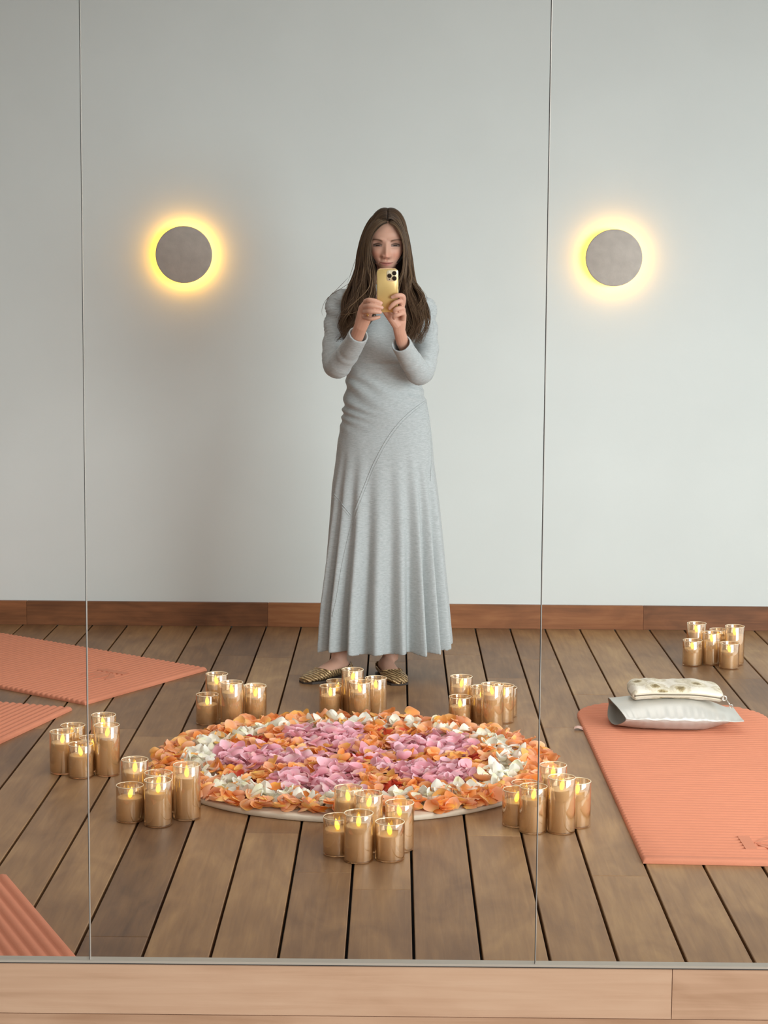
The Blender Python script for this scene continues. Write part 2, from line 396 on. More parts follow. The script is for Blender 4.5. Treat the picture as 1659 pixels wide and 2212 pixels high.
def candle_proto(h):
    root = bpy.data.objects.new('led_candle', None); COL.objects.link(root); root.empty_display_size = 0.03; ORG[root.name] = Vector((0, 0, 0))
    R = 0.0365
    mb = MB()
    mb.lathe([(0.0005, .0006), (R-.002, .0006), (R-.0004, .0015), (R, .004), (R, h-.0015), (R-.0006, h-.0003), (R-.0012, h), (R-.0018, h-.0003), (R-.0022, h-.0015), (R-.0022, .005), (R-.004, .0035), (.0005, .0035)], n=48)
    mb.build('glass_jar', M['glass'], root)
    mb = MB(); n = 48
    mb.grid([[((R-.0011+.0011*math.cos(b))*math.cos(2*math.pi*j/n), (R-.0011+.0011*math.cos(b))*math.sin(2*math.pi*j/n), h+.0009*math.sin(b)) for j in range(n)] for b in [2*math.pi*i/6 for i in range(6)]], close_u=True, close_v=True)
    mb.build('rim', M['rim'], root)
    r = R-.0032; w = h-0.031
    mb = MB(); mb.lathe([(0.0005, .004), (r-.002, .004), (r, .006), (r, w-.002), (r-.0015, w), (r-.006, w-.0025), (.012, w-.004), (.0005, w-.004)], n=40)
    mb.build('wax', M['wax'], root)
    f0 = w-.003
    mb = MB(); prof = [(.0005, 0), (.003, .0008), (.0055, .005), (.0065, .010), (.0058, .016), (.0038, .022), (.0016, .027), (.0004, .0295)]
    P = []
    for rr, z in prof:
        sh = .20*max(0, z-.004)
        P.append([(sh+rr*math.cos(2*math.pi*j/14), rr*math.sin(2*math.pi*j/14), f0+z) for j in range(14)])
    mb.grid(P, close_v=True); mb.build('flame', M['flame'], root)
    return root

S_, M_, T_ = 0.095, 0.120, 0.145
PROTO = {}
crnd = random.Random(3)
def place_candle(h, x, y, label, group):
    if h not in PROTO: PROTO[h] = candle_proto(h); o = PROTO[h]
    else:
        src = PROTO[h]; o = src.copy(); COL.objects.link(o)
        for ch in list(src.children):
            c = ch.copy(); COL.objects.link(c); c.parent = o
            if c.name.startswith('flame'): c.rotation_euler = (0, 0, 0)
    o.location = (x, y, 0.0)
    o.rotation_euler = (0, 0, crnd.uniform(0, 6.283))
    tag(o, label, 'candle', group)

SZ = {S_: 'short', M_: 'medium-height', T_: 'tall'}
CL = [
 ('at petal disc front', 'candles in front of the petal disc', [
  (M_, -.083, 4.645, 'foremost in middle'), (S_, -.136, 4.700, 'leftmost'), (S_, -.006, 4.659, 'front right'), (M_, .018, 4.745, 'rightmost'), (T_, -.112, 4.790, 'rearmost against petals'), (T_, -.060, 4.735, 'hemmed in middle')]),
 ('at petal disc left', 'candles left of the petal disc', [
  (S_, -.692, 4.983, 'front left'), (M_, -.613, 4.943, 'foremost'), (T_, -.545, 5.010, 'rightmost touching petals'), (T_, -.689, 5.060, 'back left'), (M_, -.622, 5.020, 'right behind foremost'), (S_, -.580, 5.090, 'rearmost half hidden')]),
 ('on left mirror seam', 'candles at the left mirror seam', [
  (M_, -.955, 5.478, 'leftmost'), (S_, -.894, 5.432, 'foremost'), (M_, -.938, 5.560, 'rear left'), (T_, -.823, 5.460, 'front right'), (T_, -.852, 5.589, 'rear right'), (S_, -.876, 5.513, 'middle, behind seam')]),
 ('at coral mat tip', 'candles at the mat tip', [
  (T_, -.575, 6.199, 'rear left'), (S_, -.598, 6.115, 'front left'), (T_, -.515, 6.069, 'foremost in middle'), (M_, -.445, 6.130, 'rightmost'), (S_, -.528, 6.262, 'rearmost half hidden'), (S_, -.455, 6.262, 'rear right')]),
 ("at woman's feet", "candles at the woman's feet", [
  (S_, -.207, 6.262, 'leftmost'), (S_, -.188, 6.345, 'rear left beside shoe'), (T_, -.135, 6.290, 'rearmost in middle'), (M_, -.109, 6.213, 'foremost in middle'), (M_, -.058, 6.278, 'rightmost')]),
 ("right of woman's feet", 'candles right of the feet', [
  (T_, .220, 6.191, 'rear left'), (S_, .214, 6.114, 'front left'), (M_, .284, 6.149, 'second from left'), (T_, .315, 6.074, 'foremost centre right'), (M_, .355, 6.175, 'rightmost'), (S_, .370, 6.260, 'rearmost half hidden')]),
 ('on right mirror seam', 'candles at the right mirror seam', [
  (S_, .325, 4.975, 'leftmost'), (M_, .365, 4.914, 'foremost on seam'), (T_, .438, 4.913, 'front right'), (M_, .484, 4.972, 'rightmost'), (T_, .426, 5.041, 'rearmost'), (S_, .352, 5.045, 'rear left')]),
 ('by back wall', 'candles by the back wall', [
  (T_, 1.141, 7.220, 'rear left'), (S_, 1.115, 7.139, 'front left'), (M_, 1.190, 7.163, 'front middle'), (M_, 1.228, 7.230, 'rear middle'), (S_, 1.244, 7.088, 'foremost right'), (T_, 1.275, 7.163, 'rightmost')]),
]
for where, grp, items in CL:
    for h, x, y, pos in items:
        place_candle(h, x, y, '%s amber glass candle, %s of cluster %s' % (SZ[h], pos, where), grp)

# ------------------------------------------------------------------ petal mandala
M['petal'] = attr_mat('rose_petal', 0.55, spec=0.25, transl=0.22)
M['board'] = simple('white_painted_board', srgb(218, 200, 176), 0.6, bump=0.1, bscale=60)
DC = Vector((-0.115, 5.53)); DR = 0.560
mb = MB(); mb.lathe([(.0005, .0005), (DR-.003, .0005), (DR, .003), (DR, .013), (DR-.003, .016), (.0005, .016)], (DC.x, DC.y, 0), n=128)
o = mb.build('round_board', M['board'], base=(DC.x, DC.y, 0)); tag(o, 'thin white round board on the floor under the petal mandala', 'board')

prnd = random.Random(11)
PC = {  # base (claw) colour, blade colour, rim colour, all linear
 'orange': [((.95,.58,.14), (.95,.41,.13), (.96,.52,.28)), ((.95,.54,.12), (.93,.36,.10), (.95,.47,.25)), ((.95,.62,.22), (.95,.43,.18), (.95,.55,.35)), ((.95,.6,.25), (.94,.44,.22), (.95,.52,.34)), ((.92,.45,.06), (.90,.28,.05), (.93,.40,.16)), ((.95,.6,.12), (.95,.48,.12), (.95,.58,.25))],
 'white': [((.86,.86,.56), (.93,.91,.78), (.95,.93,.84)), ((.84,.82,.52), (.91,.87,.70), (.94,.90,.80)), ((.9,.84,.58), (.95,.89,.74), (.95,.88,.78))],
 'pink': [((.88,.60,.52), (.88,.40,.45), (.93,.58,.63)), ((.88,.64,.60), (.91,.50,.55), (.95,.66,.71)), ((.84,.5,.46), (.82,.33,.38), (.90,.50,.56))],
 'red': [((.7,.15,.03), (.70,.07,.03), (.78,.14,.09)), ((.8,.3,.05), (.80,.12,.05), (.85,.22,.12)), ((.45,.08,.03), (.40,.03,.02), (.5,.06,.04))],
}
def petal(kind, x, y, z, size, yaw, tilt, roll, curl):
    """cupped blade with a claw; returns verts, faces, colours"""
    cb, cm, ce = prnd.choice(PC[kind]); jit = prnd.uniform(.9, 1.06)
    nu, nv = 8, 7; V = []; C = []
    rim = prnd.uniform(-.5, .9); wav = prnd.uniform(0, 6.28); wide = prnd.uniform(.85, 1.15)*(0.72 if kind == 'white' else 1)
    R = Matrix.Translation((x, y, z)) @ Matrix.Rotation(yaw, 4, 'Z') @ Matrix.Rotation(tilt, 4, 'X') @ Matrix.Rotation(roll, 4, 'Y')
    for i in range(nu):
        t = i/(nu-1)
        w = (math.sin(math.pi*min(1, .06+.72*t))**.75)*.62*wide if kind != 'white' else (math.sin(math.pi*(.05+.88*t))**.8)*.55*wide
        if kind != 'white': w *= (1-.45*max(0, t-.8)/.2)
        for j in range(nv):
            a = -1+2*j/(nv-1)
            px = a*w*size; py = (t-.5)*size*(1-.10*a*a*t)
            pz = size*(curl*(a*a*.30*w*1.6+(t-.45)**2*.55) + rim*.14*max(0, t-.72)/.28*(1+.6*math.sin(3*a+wav)) + .02*math.sin(5*a+wav)*t)
            V.append(R @ Vector((px, py, pz)))
            k = max(abs(a)**3*.8, max(0, (t-.7)/.3)**2); q_ = max(0, 1-t*2.8)
            c = [(cm[n]*(1-k)+ce[n]*k)*(1-q_)+cb[n]*q_ for n in range(3)]
            C.append((min(1, c[0]*jit), min(1, c[1]*jit), min(1, c[2]*jit), 1))
    F = [(i*nv+j, i*nv+j+1, (i+1)*nv+j+1, (i+1)*nv+j) for i in range(nu-1) for j in range(nv-1)]
    return V, F, C

def zone(r, th):
    d = th*180/math.pi
    lobe = abs(((d-36) % 72)-36)           # 0 on a lobe axis? axes at 36+72k
    lobe = 36-lobe                          # 36 on axis, 0 between lobes
    lobe = abs((((d-36)+36) % 72)-36)       # degrees from the nearest pink lobe axis
    if r > .502: return 'orange'
    if r > .414: return 'white' if prnd.random() < .76 else 'orange'
    if r < .055: return 'red' if prnd.random() < .6 else 'orange'
    if r < .085: return 'orange' if prnd.random() < .5 else 'pink'
    half = 23.5 if r < .33 else 23.5-(r-.33)/.085*12
    if lobe < half+prnd.uniform(-3, 3): return 'pink'
    if abs(r-.36) < .055 and lobe > 29 and prnd.random() < .75: return 'red'
    return 'orange'

petals = []
def scatter(n, zlo, zhi, smin, smax):
    for _ in range(n):
        r = .585*math.sqrt(prnd.random()); th = prnd.uniform(-math.pi, math.pi)
        r *= 1-.055*max(0, -math.sin(th))
        kd = zone(r, th)
        sz = prnd.uniform(smin, smax)*{'orange': 1.0, 'white': 1.16, 'pink': .92, 'red': .66}[kd]
        if kd == 'orange' and r < .40: sz *= .82
        yaw = prnd.uniform(0, 6.283); face = prnd.random() < .62
        tilt = prnd.gauss(.1, .40); roll = prnd.gauss(0, .34)
        if kd == 'white' and prnd.random() < .3: tilt += prnd.choice((-.7, .7))
        if prnd.random() < .12: tilt += prnd.choice((-.8, .8))
        curl = prnd.uniform(.5, 1.25)*(1 if face else -1)
        x, y = DC.x+r*math.cos(th), DC.y+r*math.sin(th)
        z = prnd.uniform(zlo, zhi)*(1-.35*(r/.585)**6)+.016
        V, F, C = petal(kd, x, y, 0, sz, yaw, tilt, roll, curl)
        lo = min(p.z for p in V)
        zz = max(z, .0168-lo) if (r < DR-.02) else max(z-.006, .0168-lo)
        petals.append((kd, r, [Vector((p.x, p.y, p.z+zz)) for p in V], F, C, Vector((x, y, zz))))
scatter(1050, .004, .010, .040, .050)
scatter(1250, .012, .024, .034, .047)
scatter(430, .024, .034, .031, .046)

# which petals the eye sees most of: the 300 largest stay single things, the rest lie beneath as one mass
VV = []; FF = []; owner = []
for i, (kd, r, V, F, C, c) in enumerate(petals):
    n = len(VV); VV += V; FF += [tuple(a+n for a in f) for f in F]; owner += [i]*len(F)
bvh = BVHTree.FromPolygons(VV, FF)
eye = Vector((0, 0, 1.42)); hits = [0]*len(petals)
for iy in range(260):
    for ix in range(260):
        g = Vector((DC.x-.63+1.26*ix/259, DC.y-.66+1.32*iy/259, .03))
        h = bvh.ray_cast(eye, (g-eye).normalized(), 12)
        if h[2] is not None: hits[owner[h[2]]] += 1/(g-eye).length_squared
order = sorted(range(len(petals)), key=lambda i: -hits[i])
LAB = {('orange', 1): ('orange and peach rose petal in the outer ring of the petal mandala', 'orange petals of the outer ring'),
       ('orange', 0): ('orange and peach rose petal between the pink lobes inside the mandala', 'orange petals inside the white ring'),
       ('white', 1): ('creamy white petal in the white ring of the mandala', 'white petals of the ring'),
       ('pink', 0): ('pink rose petal in a pink lobe of the mandala', 'pink petals of the lobes'),
       ('red', 0): ('small red petal at a dark red accent of the mandala', 'red accent petals')}
single = set(order[:300])
for i in order[:300]:
    kd, r, V, F, C, c = petals[i]
    o = mesh('rose_petal' if kd != 'white' else 'white_petal', V, F, M['petal'], col=C, base=c)
    key = (kd, 1 if (kd == 'white' or (kd == 'orange' and r > .415)) else 0)
    tag(o, LAB[key][0], 'petal', LAB[key][1])
mb = MB()
for i, (kd, r, V, F, C, c) in enumerate(petals):
    if i not in single: mb.add(V, F, 0, C)
o = mb.build('loose_petals', M['petal'], base=(DC.x, DC.y, .016)); o['kind'] = 'stuff'
tag(o, 'bed of smaller orange, white and pink petals filling the round mandala', 'petals')

# ------------------------------------------------------------------ cushion and pouch
M['satin'] = simple('silver_satin', srgb(204, 200, 190), 0.34, 0.25, spec=0.6, bump=0.02, bscale=30)
M['satin_in'] = simple('satin_lining', srgb(150, 146, 136), 0.6)
def cushion():
    t = thing('cushion', 'silver grey satin cushion with an open end lying on the coral mat', 'cushion', (0.89, 6.10, 0.015))
    P = []; nx, na = 60, 64
    xa, xb = 0.0, 0.395
    for i in range(nx+1):
        s = i/nx; x = s
        hgt = .034+.022*math.sin(math.pi*min(1, s*.95+.02))
        if s > .55: hgt *= max(0.02, 1-((s-.55)/.45)**1.9)
        dep = .115*(1-.10*s**3); bulge = .0
        row = []
        for j in range(na):
            a = 2*math.pi*j/na; ca, sa = math.cos(a), math.sin(a)
            yy = dep*(abs(ca)**.8)*(1 if ca > 0 else -1)
            zz = hgt*(abs(sa)**1.0)*(1 if sa > 0 else -1)
            zz *= (1-.45*abs(ca)**3)
            zz -= 0 if zz > 0 else .0
            cr = .0022*math.sin(s*95+2*math.sin(s*9))*abs(ca)**4*(1-abs(ca)**30)+.0012*math.sin(s*38+1)*abs(ca)**2
            zz += cr*(1 if sa > 0 else -.6)
            if sa < 0: zz = max(zz, -.040+.006*abs(ca))
            lx = .705+x*.395+(.014*(1-s)*(-ca))
            lx += .010*math.cos(a*2)*(1-s)**6
            row.append((lx, 6.075-.045*0+yy+.0*s-.06*0, .0155+.040+zz+.006*(1-s)))
        P.append(row)
    lo = min(p[2] for r in P for p in r)
    P = [[(p[0], p[1], p[2]-lo+.0155) for p in r] for r in P]
    mb = MB(); mb.grid(P, close_v=True); mb.add([p for p in P[-1]], [tuple(range(na))])
    mb.build('cover', M['satin'], t)
    # open left end: rim folds inward to a recessed lining
    c0 = Vector([sum(p[k] for p in P[0])/na for k in range(3)])
    def sc_(k, dx): return [tuple(c0+(Vector(p)-c0)*k+Vector((dx, 0, 0))) for p in P[0]]
    mb = MB(); mb.grid([sc_(1.0, 0), sc_(.985, -.002), sc_(.96, .002), sc_(.93, .02), sc_(.80, .035), sc_(.02, .04)], close_v=True)
    mb.build('open_end', M['satin_in'], t)
    mb = MB(); mb.tube([P[i][na//2 if False else 32] for i in range(0, nx+1)], .0016, 6); mb.build('seam', M['satin'], t)
    return P
PP = cushion()
ctop = max(p[2] for r in PP for p in r)

def brocade():
    m, nt, N, L, b = new_mat('champagne_brocade')
    tc = N.new('ShaderNodeTexCoord'); mp = N.new('ShaderNodeMapping'); mp.inputs['Scale'].default_value = (1, 1.0, .55)
    L.new(tc.outputs['Object'], mp.inputs['Vector'])
    vo = N.new('ShaderNodeTexVoronoi'); vo.inputs['Scale'].default_value = 15; vo.inputs['Randomness'].default_value = .75; L.new(mp.outputs[0], vo.inputs['Vector'])
    n = N.new('ShaderNodeTexNoise'); n.inputs['Scale'].default_value = 160; n.inputs['Detail'].default_value = 3; L.new(tc.outputs['Object'], n.inputs['Vector'])
    ad = N.new('ShaderNodeMath'); ad.operation = 'MULTIPLY_ADD'; ad.inputs[1].default_value = .35; L.new(n.outputs['Fac'], ad.inputs[0]); L.new(vo.outputs['Distance'], ad.inputs[2])
    cr = N.new('ShaderNodeValToRGB'); L.new(ad.outputs[0], cr.inputs[0]); el = cr.color_ramp.elements
    el[0].position = .28; el[0].color = srgb(132, 112, 74); el[1].position = .46; el[1].color = srgb(226, 214, 190)
    e = el.new(.36); e.color = srgb(176, 156, 112); e = el.new(.72); e.color = srgb(232, 222, 204); e = el.new(.62); e.color = srgb(206, 192, 164)
    L.new(cr.outputs[0], b.inputs['Base Color']); b.inputs['Roughness'].default_value = .5; b.inputs['Metallic'].default_value = .12
    bp = N.new('ShaderNodeBump'); bp.inputs['Strength'].default_value = .25; bp.inputs['Distance'].default_value = .004; L.new(n.outputs['Fac'], bp.inputs['Height']); L.new(bp.outputs[0], b.inputs['Normal'])
    return m
M['brocade'] = brocade()
M['canvas'] = simple('cream_zip_tape', srgb(222, 210, 186), 0.7)
M['zip'] = simple('zip_teeth', srgb(120, 110, 92), 0.4, 0.6)
M['silver'] = simple('silver_pull', srgb(214, 208, 196), 0.28, 0.8)
def pouch():
    zb = ctop-.003
    t = thing('pouch', 'champagne embroidered zip pouch lying on top of the silver cushion', 'pouch', (0.895, 6.10, zb))
    P = []; nx, na = 48, 48; prn = random.Random(4)
    for i in range(nx+1):
        s = i/nx; e = min(s, 1-s)
        h = .021*min(1, (e/.06+.25))**.5*(1+.10*math.sin(s*11)+.05*math.sin(s*27+1))
        if e < .005: h *= .4
        row = []
        for j in range(na):
            a = 2*math.pi*j/na; ca, sa = math.cos(a), math.sin(a)
            yy = .074*(abs(ca)**.6)*(1 if ca > 0 else -1); zz = h*(abs(sa)**.65)*(1 if sa > 0 else -1)
            zz += .0016*math.sin(s*60+yy*50)*max(0, sa)*(1-s)
            sx = .755+.288*s + .006*(1-abs(ca))*(1 if s > .5 else -1)*(abs(s-.5)*2)**6
            sag = -.012*max(0, (s-.62)/.38)**1.6 - .006*max(0, (.25-s)/.25)**1.5
            row.append((sx, 6.092+yy, zb+.022+zz+sag+.004*(yy/.074)))
        P.append(row)
    mb = MB(); mb.grid(P, close_v=True, cap=True); mb.build('body', M['brocade'], t)
    fr = [P[i][na//2] for i in range(1, nx)]
    mb = MB(); mb.tube([(p[0], p[1]-.001, p[2]+.0035) for p in fr], [(.0035, .0022)]*len(fr), 8, up=(0, -.3, 1)); mb.tube([(p[0], p[1]-.001, p[2]-.0045) for p in fr], [(.0035, .0022)]*len(fr), 8, up=(0, -.3, 1)); mb.build('zip_tape', M['canvas'], t)
    mb = MB(); mb.tube([(p[0], p[1]-.0028, p[2]-.0005) for p in fr], .0016, 6); mb.build('zipper', M['zip'], t)
    c = Vector(fr[-1])+Vector((.006, -.004, .002))
    mb = MB()
    mb.tube([c+Vector((.007*math.cos(a), -.003, .007*math.sin(a))) for a in [k*math.pi/8 for k in range(17)]], .0022, 8)
    mb.tube([c+Vector((.006, -.004, -.004)), c+Vector((.012, -.010, -.012)), c+Vector((.016, -.016, -.018))], .002, 8)
    d = c+Vector((.019, -.020, -.022))
    mb.tube([d+Vector((.005*math.cos(a), .003*math.sin(a), .006*math.sin(a)*-1)) for a in [k*math.pi/8 for k in range(17)]], .002, 8)
    mb.build('zip_pull', M['silver'], t)
pouch()

# ------------------------------------------------------------------ the woman
M['skin'] = attr_mat('skin', 0.50, sss=0.06, spec=0.35)
M['hair'] = attr_mat('hair', 0.46, spec=0.20)
def jersey():
    m, nt, N, L, b = new_mat('heather_grey_jersey')
    tc = N.new('ShaderNodeTexCoord'); mp = N.new('ShaderNodeMapping'); mp.inputs['Scale'].default_value = (1, 1, 5)
    L.new(tc.outputs['Object'], mp.inputs['Vector'])
    n = N.new('ShaderNodeTexNoise'); n.inputs['Scale'].default_value = 75; n.inputs['Detail'].default_value = 4; L.new(mp.outputs[0], n.inputs['Vector'])
    n2 = N.new('ShaderNodeTexNoise'); n2.inputs['Scale'].default_value = 500; L.new(tc.outputs['Object'], n2.inputs['Vector'])
    ma = N.new('ShaderNodeMath'); ma.operation = 'MULTIPLY_ADD'; ma.inputs[1].default_value = .45; L.new(n2.outputs['Fac'], ma.inputs[0]); L.new(n.outputs['Fac'], ma.inputs[2])
    cr = N.new('ShaderNodeValToRGB'); L.new(ma.outputs[0], cr.inputs[0]); el = cr.color_ramp.elements
    el[0].position = .22; el[0].color = srgb(146, 149, 147); el[1].position = 1.24; el[1].color = srgb(188, 191, 189)
    L.new(cr.outputs[0], b.inputs['Base Color']); b.inputs['Roughness'].default_value = .8; b.inputs['Specular IOR Level'].default_value = .2
    b.inputs['Sheen Weight'].default_value = .12
    bp = N.new('ShaderNodeBump'); bp.inputs['Strength'].default_value = .12; bp.inputs['Distance'].default_value = .003; L.new(n2.outputs['Fac'], bp.inputs['Height']); L.new(bp.outputs[0], b.inputs['Normal'])
    return m
M['jersey'] = jersey()
M['gold'] = simple('gold', srgb(236, 190, 110), 0.2, 1.0)

PX, PY = -0.04, 6.90
woman = thing('person', 'woman with long brown hair in a long grey dress, holding a gold phone up', 'person', (PX, PY, 0))

SK = (.60, .335, .235)
def loft(mb, rows, n=40, m=0):
    """rows: (cx, cy, z, rx, ry_front, ry_back)"""
    P = []
    for cx, cy, z, rx, rf, rb in rows:
        P.append([(cx+rx*math.cos(2*math.pi*j/n), cy+(rb if math.sin(2*math.pi*j/n) > 0 else rf)*math.sin(2*math.pi*j/n), z) for j in range(n)])
    mb.grid(P, m, close_v=True, cap=True)

# --- head: fine mesh of its own resolution, face towards -Y
HC = Vector((-0.0365, 6.868, 1.553))
def gs(x, z, cx, cz, sx, sz): return math.exp(-((x-cx)/sx)**2-((z-cz)/sz)**2)
ZE, ZM = -0.012, -0.076
def head_point(th, ph):
    sx = math.cos(ph)*math.sin(th); sf = math.cos(ph)*math.cos(th); sz = math.sin(ph)
    x = sx*.0705; f = sf*(.086 if sf > 0 else .098); z = sz*(.112 if sz > 0 else .105)
    t = max(0, -z/.105)
    x *= 1-.40*t**2.0
    if z > 0: x *= 1-.06*(z/.112)
    if sf > 0:
        f = .086*(sf**.72)
        f += .012*t**1.5
        if z > .03: f -= .20*(z-.03)
    else: f *= 1-.45*t
    if sf > .05:
        w = min(1, (sf-.05)/.25)
        d = 0
        ax = abs(x)
        d -= .0105*gs(ax, z, .030, ZE+.003, .014, .0115)
        d += .0075*gs(ax, z, .0305, ZE-.001, .0105, .0075)
        d -= .0014*gs(ax, z, .0305, ZE+.0085, .013, .0022)
        d -= .0012*gs(ax, z, .029, ZE-.0095, .013, .0026)
        d += .0056*gs(ax, z, .028, ZE+.019, .020, .006)
        d -= .003*gs(ax, z, .060, ZE+.01, .014, .03)
        u = (ZE+.016-z)/.056
        tip = ZE-.040
        if u > 0:
            h = .0235*min(1, u)**1.15
            if z < tip: h *= math.exp(-((z-tip)/.0068)**2)
            wd = .0068+.0048*min(1, u)
            d += h*math.exp(-(x/wd)**2)
        d += .0090*gs(ax, z, .0125, tip+.001, .0058, .0060)
        d -= .0030*gs(ax, z, .021, tip-.006, .006, .012)
        d += .0045*gs(ax, z, .040, ZE-.030, .018, .018)
        d += .0048*gs(x, z, 0, ZM, .026, .016)
        d -= .0016*gs(x, z, 0, ZM+.013, .0035, .006)
        d += .0026*gs(x, z, 0, ZM+.0046, .017, .0034)+.0034*gs(x, z, 0, ZM-.0060, .0145, .0042)
        d -= .0036*gs(x, z, 0, ZM-.0004+ax*ax*8, .0235, .0014)
        d -= .0022*gs(ax, z, .026, ZM-.001, .004, .006)
        d -= .0030*gs(x, z, 0, ZM-.016, .016, .005)
        d += .0060*gs(x, z, 0, -.100, .015, .011)
        f += d*w
    return Vector((HC.x+x, HC.y-f, HC.z+z)), x, z, sf
def head_color(x, z, sf):
    c = np.array(SK)
    if sf <= 0: return c
    ax = abs(x)
    c = c*(1+.0) + np.array((.05, -.035, -.03))*(gs(ax, z, .042, ZE-.034, .02, .016)+.8*gs(x, z, 0, ZE-.040, .012, .012))
    # eyeshadow and lid crease
    e = gs(ax, z, .031, ZE+.006, .014, .0062); c = c*(1-.62*e)+np.array((.17, .085, .055))*.62*e
    e = gs(ax, z, .030, ZE-.009, .013, .005); c = c*(1-.16*e)
    # eye opening (almond, looking down), iris, lashes
    ex = (ax-.0310)/.0138; up = ZE-.0014+.0022*(1-ex*ex); lo = ZE-.0038-.0008*(1-ex*ex)
    if abs(ex) < 1 and lo < z < up:
        c = np.array((.17, .13, .11))
        if (ax-.0300)**2+(z-(ZE-.0012))**2 < .0066**2: c = np.array((.030, .015, .009))
    if abs(ex) < 1.16:
        l = math.exp(-((z-(ZE+.0008+.0030*(1-ex*ex)))/.0027)**2)*(1-.25*max(0, -ex)); c = c*(1-.97*l)+np.array((.012, .008, .006))*.95*l
        l = math.exp(-((z-(ZE-.0048-.0006*(1-ex*ex)))/.0012)**2)*.6; c = c*(1-l)+np.array((.06, .03, .02))*l
    # brows
    bx = (ax-.033)/.019
    if abs(bx) < 1.15:
        l = math.exp(-((z-(ZE+.0150+.0036*(1-(bx-.35)**2)))/(.0030-.0007*bx))**2)*(1-max(0, abs(bx)-.8)/.35)*.9
        c = c*(1-l)+np.array((.095, .050, .028))*l
    # lips, nostrils
    if ax < .0235:
        ku = .0082*(1-(ax/.0245)**1.6)-.0016*math.exp(-(x/.003)**2); kl = -.0110*(1-(ax/.0225)**2)
        zb_ = z-ax*ax*6
        ku *= .66; kl *= .74
        l = .72/(1+math.exp(-(zb_-ZM-kl)/.0007))/(1+math.exp((zb_-ZM-ku)/.0006)); c = c*(1-l)+np.array((.44, .14, .12))*l
        l = math.exp(-((z-ZM+.0004-ax*ax*8)/.0012)**2); c = c*(1-.75*l)+np.array((.16, .04, .03))*.75*l
    l = gs(ax, z, .0072, ZE-.0475, .0036, .0018); c = c*(1-.8*l)+np.array((.10, .03, .02))*.8*l
    return c
mb = MB(); NT, NP = 380, 320; hv = []; hc = []
for i in range(1, NP):
    up_ = -1+2*i/NP; ph = math.pi/2*(.42*up_+.58*up_**3)          # rows closer over eyes and mouth
    row = []
    for j in range(NT):
        u = j/NT*2-1
        th = math.pi*(0.32*u+0.68*u**3)          # denser over the face
        p, x, z, sf = head_point(th, ph); row.append(p); cc = head_color(x, z, sf); hc.append((cc[0], cc[1], cc[2], 1))
    hv.append(row)
mb.grid(hv, close_v=True, cap=True, c=hc)
head_v, head_f, head_c = list(mb.v), list(mb.f), list(mb.c)
# ears
def ear(sgn):
    P = []
    for i in range(9):
        a = math.pi*i/8
        P.append([(HC.x+sgn*(.068+.006*math.sin(b)*math.sin(a)), HC.y+.008+.014*math.cos(b)*math.sin(a)+.004*math.cos(a), HC.z-.015+.030*math.cos(a)) for b in [2*math.pi*k/12 for k in range(12)]])
    q_ = MB(); q_.grid(P, close_v=True, cap=True); return q_
for sg in (-1, 1):
    q_ = ear(sg); n = len(head_v); head_v += q_.v; head_f += [tuple(a+n for a in f) for f in q_.f]; head_c += [SK+(1,)]*len(q_.v)

# --- trunk, neck, legs and feet of the body under the dress
mb = MB()
loft(mb, [(-.037, 6.895, 1.50, .048, .045, .050), (-.038, 6.90, 1.44, .047, .046, .052), (-.039, 6.905, 1.40, .052, .050, .056), (-.039, 6.908, 1.375, .095, .060, .062), (-.040, 6.908, 1.33, .135, .075, .080), (-.040, 6.905, 1.22, .128, .095, .080), (-.042, 6.905, 1.07, .108, .078, .075), (-.042, 6.91, .95, .130, .095, .090), (-.045, 6.91, .84, .135, .095, .100), (-.045, 6.91, .76, .10, .07, .07)])
def limb(pts): mb.tube([p[:3] for p in pts], [p[3] for p in pts], 16)
AL, AR = Vector((-.197, 6.885, 0)), Vector((-.012, 6.900, 0))       # ankles
limb([(-.105, 6.91, .86, .078), (-.115, 6.90, .70, .070), (-.135, 6.885, .50, .050), (-.155, 6.895, .34, .048), (AL.x, AL.y, .12, .029), (AL.x, AL.y, .055, .030)])
limb([(.015, 6.91, .86, .078), (.010, 6.90, .70, .070), (.0, 6.885, .50, .050), (-.002, 6.90, .34, .048), (AR.x, AR.y, .12, .029), (AR.x, AR.y, .055, .030)])
def foot_axes(heel, toe):
    h, t = Vector(heel), Vector(toe); d = (t-h); Ln = d.length; d.normalize(); return h, d, Vector((-d.y, d.x, 0)), Ln
FOOT = [((-.165, 6.930, 0), (-.320, 6.748, 0), 1), ((-.040, 6.938, 0), (.030, 6.728, 0), -1)]
SECT = [(0.0, .012, .020), (.05, .026, .045), (.15, .030, .062), (.28, .031, .070), (.42, .033, .060), (.55, .037, .048), (.68, .041, .037), (.80, .040, .029), (.90, .032, .022), (.97, .018, .015), (1.0, .006, .008)]
for hl, to, sg in FOOT:
    h, d, w, Ln = foot_axes(hl, to); P = []
    for s, wd, ht in SECT:
        c = h+d*(s*Ln)+w*(sg*.010*math.sin(s*2.6))
        P.append([c+w*(wd*.9*math.cos(a))+Vector((0, 0, .006+ht*.5*(1+math.sin(a)))) for a in [2*math.pi*k/20 for k in range(20)]])
    mb.grid(P, close_v=True, cap=True)
bv, bn, bf = remesh(mb, .006, 3)

# --- forearms and hands (fine)
mb = MB()
def chain(pts, n=12): 
    R = catmull(pts, 5*(len(pts)-1)+1); mb.tube([tuple(r[:3]) for r in R], [float(r[3]) for r in R], n)
    e = Vector(R[-1][:3]); rr = float(R[-1][3])
    e2 = e+(e-Vector(R[-2][:3])).normalized()*rr*.55
    mb.tube([tuple(e), tuple(e2)], [rr*.98, rr*.62], n)
def P4(p, r): return (p[0], p[1], p[2], r)
